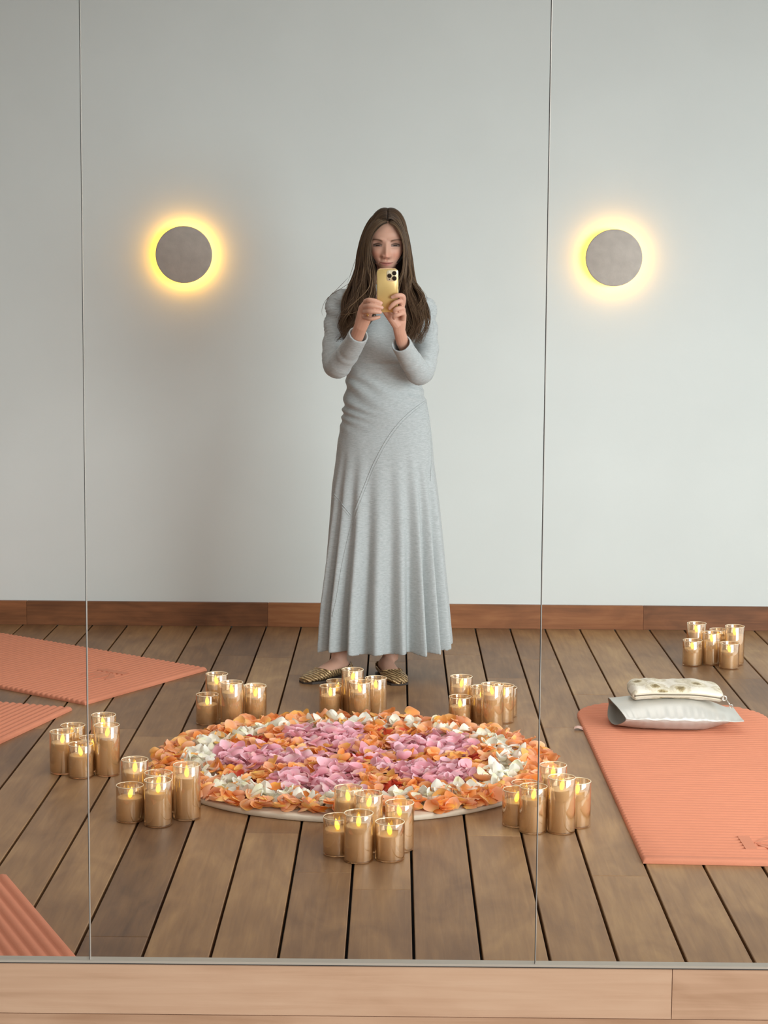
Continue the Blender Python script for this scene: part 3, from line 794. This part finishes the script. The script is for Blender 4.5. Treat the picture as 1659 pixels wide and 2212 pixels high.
# image-left hand: four fingers laid across the back of the phone
mb.tube([(-0.2070,6.7550,1.1235), (-0.1651,6.6750,1.1812), (-0.1336,6.6000,1.2295), (-0.1206,6.5620,1.2633), (-0.1095,6.5400,1.2949), (-0.1032,6.5270,1.3260), (-0.1002,6.5230,1.3461)],
        [.026, .026, (.018, .023), (.0155, .0235), (.014, .027), (.013, .025), (.010, .013)], 16, up=(0, 1, 0))
for a, b, c, d, r in (
    ((-0.1048,6.5210,1.3476), (-0.0921,6.4940,1.3534), (-0.0704,6.4870,1.3505), (-0.0504,6.4930,1.3437), .0080),
    ((-0.1062,6.5170,1.3307), (-0.0911,6.4890,1.3350), (-0.0703,6.4820,1.3338), (-0.0472,6.4900,1.3285), .0083),
    ((-0.1077,6.5190,1.3137), (-0.0918,6.4900,1.3166), (-0.0717,6.4830,1.3161), (-0.0525,6.4910,1.3138), .0080),
    ((-0.1077,6.5270,1.2967), (-0.0902,6.4980,1.2920), (-0.0732,6.4920,1.2937), (-0.0563,6.4940,1.2984), .0068)):
    chain([P4(a, r*1.12), P4(b, r*1.06), P4(c, r), P4(d, r*.80)])
chain([P4((-0.1095,6.5440,1.2886), .012), P4((-0.0939,6.5340,1.3043), .010), P4((-0.0784,6.5270,1.3231), .0088), P4((-0.0630,6.5230,1.3356), .0072)])   # thumb behind the phone
# image-right hand
mb.tube([(0.0844,6.7590,1.1063), (0.0512,6.6840,1.1587), (0.0195,6.6040,1.2149), (0.0105,6.5660,1.2502), (0.0087,6.5460,1.2802), (0.0108,6.5370,1.3051), (0.0129,6.5340,1.3267)],
        [.026, .026, (.0175, .0215), (.0165, .0205), (.0155, .0255), (.013, .025), (.011, .017)], 16, up=(0, 1, 0))
chain([P4((0.0145,6.5250,1.3238), .0098), P4((0.0212,6.5060,1.3441), .0090), P4((0.0210,6.4940,1.3664), .0086), P4((0.0017,6.4860,1.3694), .0080), P4((-0.0159,6.4910,1.3631), .0062)])      # index
chain([P4((0.0161,6.5190,1.3178), .0096), P4((0.0158,6.4980,1.3488), .0086), P4((0.0004,6.4870,1.3480), .0080), P4((-0.0134,6.4860,1.3380), .0076), P4((-0.0241,6.4910,1.3256), .0060)])  # middle
chain([P4((0.0201,6.5170,1.3055), .0096), P4((0.0206,6.4950,1.3258), .0088), P4((0.0052,6.4800,1.3259), .0084), P4((-0.0048,6.4810,1.3205), .0080), P4((-0.0055,6.4910,1.3134), .0066)])   # ring
chain([P4((0.0217,6.5210,1.2900), .0092), P4((0.0230,6.4970,1.3105), .0082), P4((0.0053,6.4830,1.3068), .0078), P4((-0.0062,6.4850,1.3013), .0076), P4((-0.0077,6.4950,1.2934), .0062)])   # little
chain([P4((0.0026,6.5440,1.2678), .0165), P4((-0.0131,6.5310,1.2896), .0150), P4((-0.0287,6.5250,1.3065), .0120), P4((-0.0412,6.5240,1.3234), .0096), P4((-0.0445,6.5240,1.3419), .0076)])   # thumb, behind the phone
av, an, af = remesh(mb, .0017, 2)
NAILS = [Vector(p) for p in ((-0.0174,6.4840,1.3639), (-0.0488,6.4870,1.3430), (-0.0464,6.4830,1.3278), (-0.0517,6.4840,1.3132), (-0.0062,6.4820,1.3105))]
acol = []
for p in av:
    c = np.array(SK)*np.array((1.02, .97, .95)); pv = Vector(p)
    d = min((pv-n_).length for n_ in NAILS)
    k = math.exp(-(d/.0055)**2)*.5; c = c*(1-k)+np.array((.78, .48, .40))*k
    acol.append((c[0], c[1], c[2], 1))
V = list(head_v); F = list(head_f); C = [tuple(c) for c in head_c]
for vs, fs, cs in ((bv, bf, [SK+(1,)]*len(bv)), (av, af, acol)):
    n = len(V); V += [tuple(p) for p in vs]; F += [tuple(a+n for a in f) for f in fs]; C += cs
body = mesh('body', V, F, M['skin'], woman, col=C)
mb = MB(); rc = Vector((-0.0956,6.4990,1.3099)); 
mb.tube([rc+Vector((.0022*math.cos(a)+.0012*math.sin(a), .0098*math.cos(a+.6), .0098*math.sin(a))) for a in [2*math.pi*k/24 for k in range(25)]], .0016, 8, cap=False)
mb.build('ring', M['gold'], woman)

# --- dress
ROWS = [  # z, x left, x right, front depth, back depth
 (1.3633,-0.1390,0.0477,0.055,0.060),
 (1.3389,-0.1831,0.0791,0.070,0.075),
 (1.2818,-0.1943,0.0944,0.085,0.085),
 (1.2246,-0.1908,0.0966,0.095,0.085),
 (1.1673,-0.1839,0.0939,0.098,0.083),
 (1.1098,-0.1771,0.0862,0.095,0.080),
 (1.0655,-0.1768,0.0883,0.093,0.080),
 (1.0194,-0.1816,0.1019,0.098,0.085),
 (0.9831,-0.1863,0.1105,0.103,0.095),
 (0.9369,-0.1910,0.1209,0.110,0.110),
 (0.8542,-0.2055,0.1316,0.118,0.118),
 (0.7712,-0.2151,0.1391,0.122,0.120),
 (0.6880,-0.2280,0.1515,0.127,0.122),
 (0.6046,-0.2343,0.1607,0.132,0.127),
 (0.5209,-0.2422,0.1683,0.138,0.132),
 (0.4369,-0.2502,0.1742,0.144,0.138),
 (0.3528,-0.2583,0.1801,0.149,0.143),
 (0.2684,-0.2663,0.1860,0.154,0.148),
 (0.1837,-0.2694,0.1903,0.159,0.152),
 (0.1158,-0.2708,0.1944,0.162,0.156),
]
def sect(z):
    R = ROWS
    if z >= R[0][0]: return R[0][1:]
    for a, b in zip(R, R[1:]):
        if a[0] >= z >= b[0]:
            t = (a[0]-z)/(a[0]-b[0]); return tuple(a[i]*(1-t)+b[i]*t for i in range(1, 5))
    return R[-1][1:]
FOLDS = [  # angle (deg, 270 = towards the mirror), width deg, height at the hem
 (196, 8, -.020), (206, 7, .014), (217, 5, -.016), (226, 7, .014), (236, 6, -.014), (246, 6, .015), (256, 6, -.013), (266, 6, .011), (275, 6, -.010), (284, 6, .013), (293, 6, -.015), (302, 6, .017), (310, 4.5, -.020), (318, 6, .013), (327, 4, -.018), (338, 8, .012), (352, 10, -.008),
 (20, 14, .012), (50, 14, -.012), (80, 14, .012), (110, 14, -.012), (140, 14, .012), (170, 12, -.010)]
def dress_radius_mod(a, z):
    k = 2.7*max(0, min(1, (.84-z)/.72))**1.25
    if k <= 0: return 0
    d = math.degrees(a) % 360; s = 0
    for c, w, h in FOLDS:
        e = (d-c+180) % 360-180
        s += h*math.exp(-(e/w)**2)
    return s*k
mb = MB(); n = 220; P = []
zs = [1.405-.012*i for i in range(int((1.405-.108)/.012)+1)]+[.106]
def ringpts(z, inset=0.0):
    xl, xr, rf, rb = sect(z); cx = (xl+xr)/2; rx = (xr-xl)/2; row = []
    for j in range(n):
        a = 2*math.pi*j/n; ca, sa = math.cos(a), math.sin(a)
        e = .88 if z < 1.2 else 1.0
        px = rx*(abs(ca)**e)*(1 if ca > 0 else -1); py = (rb if sa > 0 else rf)*(abs(sa)**e)*(1 if sa > 0 else -1)
        m_ = dress_radius_mod(a, z)-inset
        L_ = math.hypot(ca, sa)
        bust = 0
        if z > 1.10 and sa < 0:
            for bx in (-.105, .025): bust += .022*math.exp(-((cx+px-bx)/.055)**2-((z-1.225)/.055)**2)
        belly = .012*math.exp(-((z-.985)/.07)**2-((px)/.07)**2) if sa < 0 else 0
        row.append((cx+px+ca*m_, PY+.008+py+sa*m_-bust-belly, z))
    return row
for z in zs: P.append(ringpts(z))
HEMZ = .104
P.append([(p[0]-.001*0, p[1], HEMZ+.0045*math.sin(j*.19)+.003*math.sin(j*.43+1)) for j, p in enumerate(P[-1])])
inner = []
for i in range(4):
    r_ = ringpts(.112+.04*i); c_ = Vector([sum(p[k] for p in r_)/n for k in range(3)])
    xl, xr, rf, rb = sect(.2); inner.append([(c_.x+(xr-xl)/2*.74*math.cos(2*math.pi*j/n), c_.y+rf*.66*math.sin(2*math.pi*j/n), r_[0][2]+.004) for j in range(n)])
P += inner
mb.grid(P, close_v=True, cap=True)
# sleeves with open cuffs
def sleeve(pts, cuff_in):
    R = catmull(pts, 40); c = [tuple(r[:3]) for r in R]; rr = [float(r[3])*(1+.035*math.sin(i*1.9+1.3*math.sin(i*.6))*(1 if 12 < i < 33 else .35)) for i, r in enumerate(R)]
    Pp = [c[-1-i] for i in range(0, 6)]; back = [Vector(c[-1]) for _ in range(1)]
    pts2 = c+[c[-1]]+[c[-2], c[-3], c[-4], c[-5], c[-6]]
    # outer skin
    o_ = MB(); o_.tube(c, rr, 28, cap=False)
    q_ = len(o_.v)//28
    rings = [[o_.v[i*28+j] for j in range(28)] for i in range(q_)]
    def shrink(i, d):
        cc = Vector(c[i]); return [tuple(cc+(Vector(p)-cc)*(1-d/ max(1e-4, (Vector(p)-cc).length))) for p in rings[i]]
    for i in range(q_-1, q_-8, -1): rings.append(shrink(i, .0058))
    mb.grid(rings, close_v=True, cap=True)
SLEEVE_L = [(-.125,6.905,1.342,.050), (-.166,6.900,1.338,.050), (-0.2040,6.8930,1.3395,.043), (-0.2115,6.8800,1.2811,.041), (-0.2167,6.8450,1.2089,.041), (-0.2168,6.8050,1.1536,.043), (-0.2071,6.7600,1.1201,.043), (-0.1720,6.7000,1.1612,.040), (-0.1453,6.6400,1.2031,.036), (-0.1274,6.6000,1.2374,.0345)]
SLEEVE_R = [(.045,6.905,1.335,.050), (.084,6.900,1.325,.050), (0.0970,6.8930,1.3255,.043), (0.1007,6.8800,1.2672,.042), (0.1074,6.8450,1.1951,.042), (0.0992,6.8000,1.1368,.043), (0.0845,6.7550,1.1000,.043), (0.0547,6.6950,1.1393,.040), (0.0318,6.6400,1.1777,.036), (0.0156,6.5950,1.2089,.0345)]
sleeve(SLEEVE_L, 1); sleeve(SLEEVE_R, 1)
dv, dn, df = remesh(mb, .0034, 2)
# wrinkles: ruching on the image-left hip and waist, folds at the elbows, belly tension
cl = [np.array([r[:3] for r in catmull(S, 60)]) for S in (SLEEVE_L, SLEEVE_R)]
out = []
for p, nn_ in zip(dv, dn):
    x, y, z = p; d = 0
    isarm = False
    for ci, c in enumerate(cl):
        dd = np.linalg.norm(c-p, axis=1); k = int(dd.argmin())
        if dd[k] < .062 and k > 9:
            isarm = True; t = k/59
            ang = math.atan2(p[1]-c[k][1], (p[0]-c[k][0])*(1 if ci else -1))
            e = math.exp(-((t-.60)/.14)**2); e2 = math.exp(-((t-.30)/.15)**2)
            d += (.0042*e*math.sin(k*1.15+1.6*math.sin(ang+1))*(0.55+.45*math.cos(ang-2.2)) + .0036*e2*math.sin(k*.95+2.2*ang))
            break
    if not isarm and y < PY+.05:
        xl, xr, rf, rb = sect(z)
        if .80 < z < 1.14:
            fx = math.exp(-((x-xl)/.085)**2); fz = math.exp(-((z-.985)/.085)**2)
            d += .0046*fx*fz*math.sin((z+.42*(x-xl))*2*math.pi/.040+2*math.sin(z*40))
            fx2 = math.exp(-((x-xr)/.07)**2)
            d += .0022*fx2*math.exp(-((z-1.03)/.05)**2)*math.sin((z-.3*(xr-x))*2*math.pi/.034)
        d -= .0045*math.exp(-((z-(1.128+.25*(x-PX)**2))/.007)**2)*math.exp(-((x+.045)/.075)**2)
        d += .0016*math.exp(-((z-1.06)/.06)**2)*math.sin((z+.15*x)*2*math.pi/.055+3*x*20)
    out.append(p+nn_*d)
dress = mesh('dress', out, df, M['jersey'], woman)
dbv = BVHTree.FromPolygons([Vector(p) for p in out], df)
def on_dress(x, z, off=0.0):
    h = dbv.ray_cast(Vector((x, 6.2, z)), Vector((0, 1, 0)), 1.2)
    return Vector((x, h[0].y-off, z)) if h[0] is not None else None
def seam(pts, name='seam', r=.0015):
    R = catmull(pts, 60); L_ = []
    for q_ in R:
        h = on_dress(float(q_[0]), float(q_[2]), r*.35)
        if h is not None: L_.append(h)
    b_ = MB(); b_.tube(L_, r, 6); b_.build(name, M['jersey'], woman)
seam([(0.1006,6.8000,0.9959), (0.0569,6.7800,0.9661), (0.0119,6.7700,0.9243), (-0.0313,6.7700,0.8655), (-0.0745,6.7700,0.7839), (-0.1081,6.7700,0.7020), (-0.1353,6.7700,0.6282), (-0.1560,6.7700,0.5543), (-0.1752,6.7700,0.4719), (-0.1911,6.7700,0.3893), (-0.2041,6.7800,0.3049), (-0.2189,6.7900,0.2366)])
seam([(0.1055,6.8000,0.9911), (0.0634,6.7800,0.9612), (0.0184,6.7700,0.9195), (-0.0248,6.7700,0.8607), (-0.0680,6.7700,0.7790), (-0.1015,6.7700,0.6972), (-0.1287,6.7700,0.6234), (-0.1495,6.7700,0.5494)], r=.0010)
seam([(-0.2214,6.8100,0.6706), (-0.1928,6.7900,0.6402), (-0.1563,6.7700,0.5969)])
seam([(-0.2238,6.8100,0.6640), (-0.1961,6.7900,0.6336), (-0.1611,6.7700,0.5903)], r=.0010)
seam([(0.1024,6.8300,1.0250), (0.1112,6.8400,0.9755), (0.1234,6.8400,0.8938), (0.1276,6.8400,0.8036), (0.1251,6.8300,0.7140)])

# --- woven gold flats
def woven():
    m, nt, N, L, b = new_mat('woven_gold_leather')
    tc = N.new('ShaderNodeTexCoord'); w = N.new('ShaderNodeTexWave'); w.inputs['Scale'].default_value = 34; w.inputs['Distortion'].default_value = 3.5; w.inputs['Detail'].default_value = 2; w.inputs['Detail Scale'].default_value = 1.6
    w.wave_type = 'BANDS'; w.bands_direction = 'DIAGONAL'
    L.new(tc.outputs['Object'], w.inputs['Vector'])
    v = N.new('ShaderNodeTexVoronoi'); v.inputs['Scale'].default_value = 120; L.new(tc.outputs['Object'], v.inputs['Vector'])
    ma = N.new('ShaderNodeMath'); ma.operation = 'MULTIPLY_ADD'; ma.inputs[1].default_value = -.5; L.new(v.outputs['Distance'], ma.inputs[0]); L.new(w.outputs['Fac'], ma.inputs[2])
    cr = N.new('ShaderNodeValToRGB'); L.new(ma.outputs[0], cr.inputs[0]); el = cr.color_ramp.elements
    el[0].position = .08; el[0].color = srgb(136, 106, 72); el[1].position = .36; el[1].color = srgb(214, 182, 132)
    L.new(cr.outputs[0], b.inputs['Base Color']); b.inputs['Metallic'].default_value = .55; b.inputs['Roughness'].default_value = .33
    bp = N.new('ShaderNodeBump'); bp.inputs['Strength'].default_value = .9; bp.inputs['Distance'].default_value = .004; L.new(ma.outputs[0], bp.inputs['Height']); L.new(bp.outputs[0], b.inputs['Normal'])
    return m
M['woven'] = woven()
M['sole'] = simple('dark_sole', srgb(58, 46, 38), .6)
M['lining'] = simple('tan_lining', srgb(120, 92, 66), .6)
for hl, to, sg in FOOT:
    h, d, w, Ln = foot_axes(hl, to)
    h = h-d*.004; Ln2 = Ln+.010; P = []; E = []
    for i in range(41):
        s = i/40
        k = next(q_ for q_ in range(len(SECT)-1) if SECT[q_][0] <= s <= SECT[q_+1][0]); a_, b_ = SECT[k], SECT[k+1]; t = (s-a_[0])/(b_[0]-a_[0])
        wd = a_[1]*(1-t)+b_[1]*t+.0035; ht = a_[2]*(1-t)+b_[2]*t+.004
        if s > .93: wd = .036*math.sqrt(max(0, 1-((s-.90)/.10)**2))*.95+.002
        c = h+d*(s*Ln2)+w*(sg*.010*math.sin(s*2.6))
        top = .036+.016*max(0, 1-s/.18)+.006*max(0, (s-.55)/.2)      # opening height
        amax = math.pi if s > .70 else (math.asin(max(-1, min(1, 2*(min(top, ht*.98)-.004)/ht-1)))+math.pi/2)
        if .62 < s <= .70: amax = amax+(math.pi-amax)*((s-.62)/.08)**2
        row = []
        for j in range(33):
            a = -math.pi/2+amax*(-1+2*j/32)
            row.append(c+w*(wd*math.cos(a))+Vector((0, 0, .004+ht*.5*(1+math.sin(a)))))
        P.append(row)
    mb = MB(); mb.grid(P)
    sh = mb.build('shoe', M['woven'], woman)
    mb = MB(); mb.tube([r[0]+Vector((0, 0, .0006)) for r in P[:28]], .0018, 6); mb.tube([r[-1]+Vector((0, 0, .0006)) for r in P[:28]], .0018, 6)
    mb.tube([P[27][j] for j in (0, 32)], .0018, 6)
    mb.build('binding', M['woven'], sh)
    mb = MB(); ot = []
    for i in range(0, 41, 2):
        r = P[i]; c = (r[16]); l = min(r, key=lambda p: (p-c).dot(w)); q2 = max(r, key=lambda p: (p-c).dot(w)); ot.append([(l.x, l.y, .0005), (l.x, l.y, .008), (q2.x, q2.y, .008), (q2.x, q2.y, .0005)])
    mb.grid(ot, close_v=True, cap=True); mb.build('sole', M['sole'], sh, smooth=False)

# --- phone
def phone():
    c = Vector((-0.0303,6.5000,1.3859)); tilt = math.radians(9)
    t = thing('phone', 'gold smartphone with three camera lenses held up in both hands', 'phone', c)
    W_, H_, T_h = .0715, .1465, .0078
    R = Matrix.Translation(c) @ Matrix.Rotation(math.radians(-0.6), 4, 'Y') @ Matrix.Rotation(tilt, 4, 'X')
    def rr(w, h, r, n=8):
        o_ = []
        for cx, cz, a0 in ((w/2-r, h/2-r, 0), (-w/2+r, h/2-r, 90), (-w/2+r, -h/2+r, 180), (w/2-r, -h/2+r, 270)):
            for k in range(n+1):
                a = math.radians(a0+90*k/n); o_.append((cx+r*math.cos(a), cz+r*math.sin(a)))
        return o_
    def slab(w, h, r, y0, y1, bev, ox=0, oz=0):
        L_ = []
        for ww, y in ((-bev, y0), (0, y0+bev), (0, y1-bev), (-bev, y1)):
            L_.append([R @ Vector((ox+x, y, oz+z)) for x, z in rr(w+2*ww, h+2*ww, r+ww)])
        b_ = MB(); b_.grid(L_, close_v=True, cap=True); return b_
    gold = simple('gold_glass_back', srgb(224, 190, 122), .30, .35, spec=.6); M['phone_gold'] = gold
    frame = simple('polished_gold_frame', srgb(240, 214, 160), .15, .9)
    slab(W_, H_, .0125, -T_h/2, T_h/2, .0012).build('frame', frame, t)
    slab(W_-.0035, H_-.0035, .011, -T_h/2-.0006, -T_h/2+.0006, .0003).build('back_glass', gold, t)
    isl = slab(.0355, .0375, .0095, -T_h/2-.0022, -T_h/2, .0006, .0145, .0505).build('camera_plateau', simple('pale_gold_plateau', srgb(232, 214, 176), .35, .3), t)
    lens = simple('dark_lens', srgb(22, 16, 12), .08, .0, spec=.8); bez = simple('lens_ring', srgb(84, 66, 44), .25, .7)
    def disc(x, z, r, y0, y1): 
        L_ = [[R @ Vector((x+q_*math.cos(a), y, z+q_*math.sin(a))) for a in [2*math.pi*k/28 for k in range(28)]] for q_, y in ((r, y1), (r, y0+.0004), (r-.0004, y0), (.0004, y0))]
        b_ = MB(); b_.grid(L_, close_v=True); return b_
    for x, z in ((.0225, .0590), (.0225, .0415), (.0065, .0502)):
        o_ = disc(x, z, .0074, -T_h/2-.0042, -T_h/2-.002).build('lens', bez, isl, smooth=False); disc(x, z, .0058, -T_h/2-.0046, -T_h/2-.004).build('lens_glass', lens, isl, smooth=False)
    disc(.0065, .0382, .0022, -T_h/2-.0026, -T_h/2-.002).build('sensor', lens, isl)
    disc(.0065, .0622, .0026, -T_h/2-.0026, -T_h/2-.002).build('flash', simple('flash_window', srgb(244, 236, 214), .3), isl)
    for z in (.028, .012): slab(.0012, .011, .0005, -.0012, .0012, .0002, -W_/2-.0003, z).build('volume_button', frame, t)
phone()

# --- hair
hr = random.Random(5)
HL = [  # (outer, inner) guide points per level, image-left side
 ((-0.0525,6.8800,1.6660), (-0.0339,6.7920,1.6162)), ((-0.0849,6.8850,1.6443), (-0.0546,6.7870,1.6080)), ((-0.1092,6.8900,1.6121), (-0.0785,6.7850,1.5824)), ((-0.1285,6.8930,1.5636), (-0.0911,6.7880,1.5474)), ((-0.1412,6.8930,1.5086), (-0.0909,6.7930,1.5045)), ((-0.1489,6.8850,1.4519), (-0.0825,6.7950,1.4519)),
 ((-0.1627,6.8620,1.3984), (-0.0741,6.7900,1.3993)), ((-0.1827,6.8300,1.3468), (-0.0688,6.7800,1.3482)), ((-0.1930,6.8000,1.2957), (-0.0860,6.7700,1.3003)), ((-0.1939,6.7850,1.2478), (-0.1258,6.7620,1.2585)), ((-0.1951,6.7750,1.2064), (-0.1577,6.7600,1.2199))]
HR = [
 ((-0.0136,6.8800,1.6663), (-0.0291,6.7920,1.6162)), ((0.0077,6.8850,1.6465), (-0.0082,6.7870,1.6083)), ((0.0275,6.8900,1.6130), (0.0097,6.7850,1.5830)), ((0.0409,6.8930,1.5649), (0.0212,6.7880,1.5482)), ((0.0512,6.8930,1.5100), (0.0232,6.7930,1.5053)), ((0.0598,6.8850,1.4534), (0.0172,6.7950,1.4527)),
 ((0.0747,6.8620,1.4050), (0.0080,6.7900,1.3999)), ((0.1008,6.8350,1.3570), (0.0068,6.7800,1.3488)), ((0.1008,6.8000,1.3011), (0.0185,6.7700,1.2930)), ((0.0866,6.7850,1.2500), (0.0286,6.7650,1.2404)), ((0.0644,6.7750,1.2019), (0.0385,6.7620,1.2021))]
def hair_path(G, s, depth, seed, n=38, stop=1.0, wave=1.0):
    """s 0 inner .. 1 outer"""
    r_ = random.Random(seed)
    pts = []
    for i, (o_, i_) in enumerate(G):
        a, b = Vector(i_), Vector(o_)
        tt = max(0, (i-5)/5.0); cl_ = round(s*5)/5; p = a.lerp(b, s+(cl_-s)*.62*tt)
        bulge = math.sin(math.pi*s)*(.020 if i > 0 else .008)        # rounded, fuller towards the mirror
        p = p+Vector((0, -bulge+depth, 0))
        pts.append(p)
    R = catmull([tuple(p) for p in pts], n); ph, ph2 = r_.uniform(0, 6.28), r_.uniform(0, 6.28); fr = r_.uniform(.8, 1.3); L_ = []
    coil = (round(s*5)*1.9+ph*.12); fr = .95+.25*math.sin(round(s*5)*2.2)+.04*math.sin(ph2)
    for k, q_ in enumerate(R):
        t = k/(n-1)
        if t > stop: break
        am = max(0, t-.40)**1.15*.050*wave
        p = Vector(tuple(q_))+Vector((am*math.sin(t*17*fr+coil), am*.8*math.cos(t*17*fr+coil+ph2*.3), 0))
        jit = .0022*(.3+t)
        p += Vector((jit*math.sin(t*8+ph), jit*math.cos(t*7+ph2), 0))
        if p.z < 1.40:
            h = dbv.ray_cast(Vector((p.x, 6.2, p.z)), Vector((0, 1, 0)), 1.2)
            if h[0] is not None and p.y > h[0].y-.006 and h[0].y > 6.74: p.y = h[0].y-.006+.5*min(0, depth)
        L_.append(p)
    return L_
def hair_col(t, k):
    a = np.array((.030, .018, .012)); b = np.array((.090, .047, .023)); c = np.array((.30, .185, .100))
    q_ = a*(1-t)+b*t
    return tuple((q_*(1-k)+c*k))+(1,)
mb = MB()
def lock(path, r0, k, n=6, flat=.55):
    m_ = len(path); rad = []
    for i in range(m_):
        t = i/(m_-1); rad.append(r0*min(1, t*6+.35)*(1-max(0, t-.55)/.45*.86))
    b_ = MB(); b_.tube(path, rad, n, up=(1, 0, 0), flat=flat)
    cs = []
    for i in range(m_): cs += [hair_col(min(1, max(0, i/(m_-1)*1.05-.05)), k)]*n
    mb.add(b_.v, b_.f, 0, cs)
for G, sd in ((HL, 100), (HR, 900)):
    # mass below the locks
    for lay in range(3):
        P = []
        for i in range(15): P.append([tuple(p) for p in hair_path(G, i/14*.96+.02, .008+lay*.012, sd, wave=.0, stop=.93)])
        m_ = min(len(r) for r in P); P = [r[:m_] for r in P]
        cs = []
        for r in P: cs += [hair_col(i/(m_-1)*.6, .0) for i in range(m_)]
        mb.grid(P, c=cs)
    for q_ in range(820):
        s = hr.random(); dep = hr.uniform(-.006, .010); st = min(1, hr.uniform(.86, 1.04)) if hr.random() < .8 else hr.uniform(.6, .9)
        lock(hair_path(G, s, dep, sd+q_, stop=st, wave=hr.uniform(.5, 1.25)), hr.uniform(.0007, .0019), max(0, hr.gauss(.08, .22)), 4)
    for q_ in range(34):
        lock(hair_path(G, hr.uniform(-.10, 1.08), -.012, sd+5000+q_, stop=hr.uniform(.7, 1), wave=hr.uniform(1.2, 2.2)), hr.uniform(.0004, .0008), .5, 4)
# skull cap and the fall behind the neck
P = []
for i in range(0, 40):
    ph = -.75+(math.pi/2+.75)*i/39
    row = []
    for j in range(61):
        th = math.radians(52)+(2*math.pi-2*math.radians(52))*j/60
        p, x, z, sf = head_point(th, ph); dv_ = p-HC; row.append(tuple(HC+dv_*1.035+Vector((0, .006, .001))))
    P.append(row)
mb.grid(P, c=[hair_col(.05, .05)]*(40*61))
P = []
for i in range(0, 14):
    ph = .64+(math.pi/2-.64)*i/13
    row = []
    for j in range(41):
        th = -math.radians(56)+2*math.radians(56)*j/40
        p, x, z, sf = head_point(th, ph); dv_ = p-HC; row.append(tuple(HC+dv_*1.045+Vector((0, .003, .001))))
    P.append(row)
mb.grid(P, c=[hair_col(.05, .05)]*(14*41))
loft_m = MB()
P2 = []
for z, xl, xr, y0, y1 in ((1.60, -.100, .028, 6.88, 6.968), (1.53, -.120, .046, 6.87, 6.980), (1.46, -.128, .052, 6.86, 6.985), (1.40, -.140, .062, 6.875, 6.99), (1.33, -.15, .07, 6.975, 7.005), (1.20, -.13, .05, 6.985, 7.01), (1.08, -.10, .02, 6.99, 7.005)):
    P2.append([((xl+xr)/2+(xr-xl)/2*math.cos(2*math.pi*j/32), (y0+y1)/2+(y1-y0)/2*math.sin(2*math.pi*j/32), z) for j in range(32)])
mb.grid(P2, close_v=True, cap=True, c=[hair_col(.1, 0)]*(32*7))
# top of the head: rows of fine hair from the parting over the skull
for sgn in (-1, 1):
    for q_ in range(420):
        y0 = hr.uniform(-.04, 1)                      # 0 hairline .. 1 crown
        ph0 = 1.02+.62*y0; L_ = []
        base = Vector((.0015*sgn+.002, 0, 0))
        fz = .088*math.cos(min(1.5, .62+.95*y0)) if y0 < .95 else 0
        for k in range(16):
            t = k/15
            a = t*1.22; tk = .06+.30*max(0, .30-y0)/.47
            f0 = .074*(1-y0*1.5)
            rx = .0765*math.sin(a)*(1-tk*t*t); rz = .1195*math.cos(a)*(1-.6*tk*t*t)
            kf = math.sqrt(max(.05, 1-(f0/.102)**2))
            f = f0*(1-.30*t)
            p = HC+Vector((.003+sgn*(rx*kf*1.02+.001), -f, rz*(.92*kf+.08)-.002+.004*math.sin(math.pi*t)))
            L_.append(p)
        lock(L_, hr.uniform(.0009, .0019), max(0, hr.gauss(.06, .12)), 4)
# fly-aways at the image-left shoulder
for pts in ([(-0.1694,6.8000,1.4273), (-0.2124,6.7900,1.3823), (-0.2475,6.7850,1.3468), (-0.2603,6.7850,1.3115), (-0.2540,6.7900,1.2922)], [(-0.1613,6.8000,1.4114), (-0.2028,6.7900,1.3839), (-0.2331,6.7850,1.3629), (-0.2441,6.7800,1.3373)], [(-0.1453,6.8600,1.4921), (-0.1610,6.8500,1.4436), (-0.1736,6.8400,1.4081)]):
    lock([Vector(tuple(r)) for r in catmull(pts, 24)], .0007, .2, 4, 1)
lock([Vector(tuple(r)) for r in catmull([(-0.0819,6.7550,1.4279), (-0.0910,6.7450,1.3723), (-0.1131,6.7420,1.3292), (-0.1482,6.7450,1.3066), (-0.1948,6.7500,1.2998)], 30)], .0011, .8, 5, 1)
lock([Vector(tuple(r)) for r in catmull([(-0.0919,6.7700,1.4597), (-0.0961,6.7550,1.3960), (-0.1390,6.7500,1.3480), (-0.1676,6.7500,1.3191), (-0.1546,6.7500,1.2841)], 30)], .0012, .7, 5, 1)
mb.build('hair', M['hair'], woman)
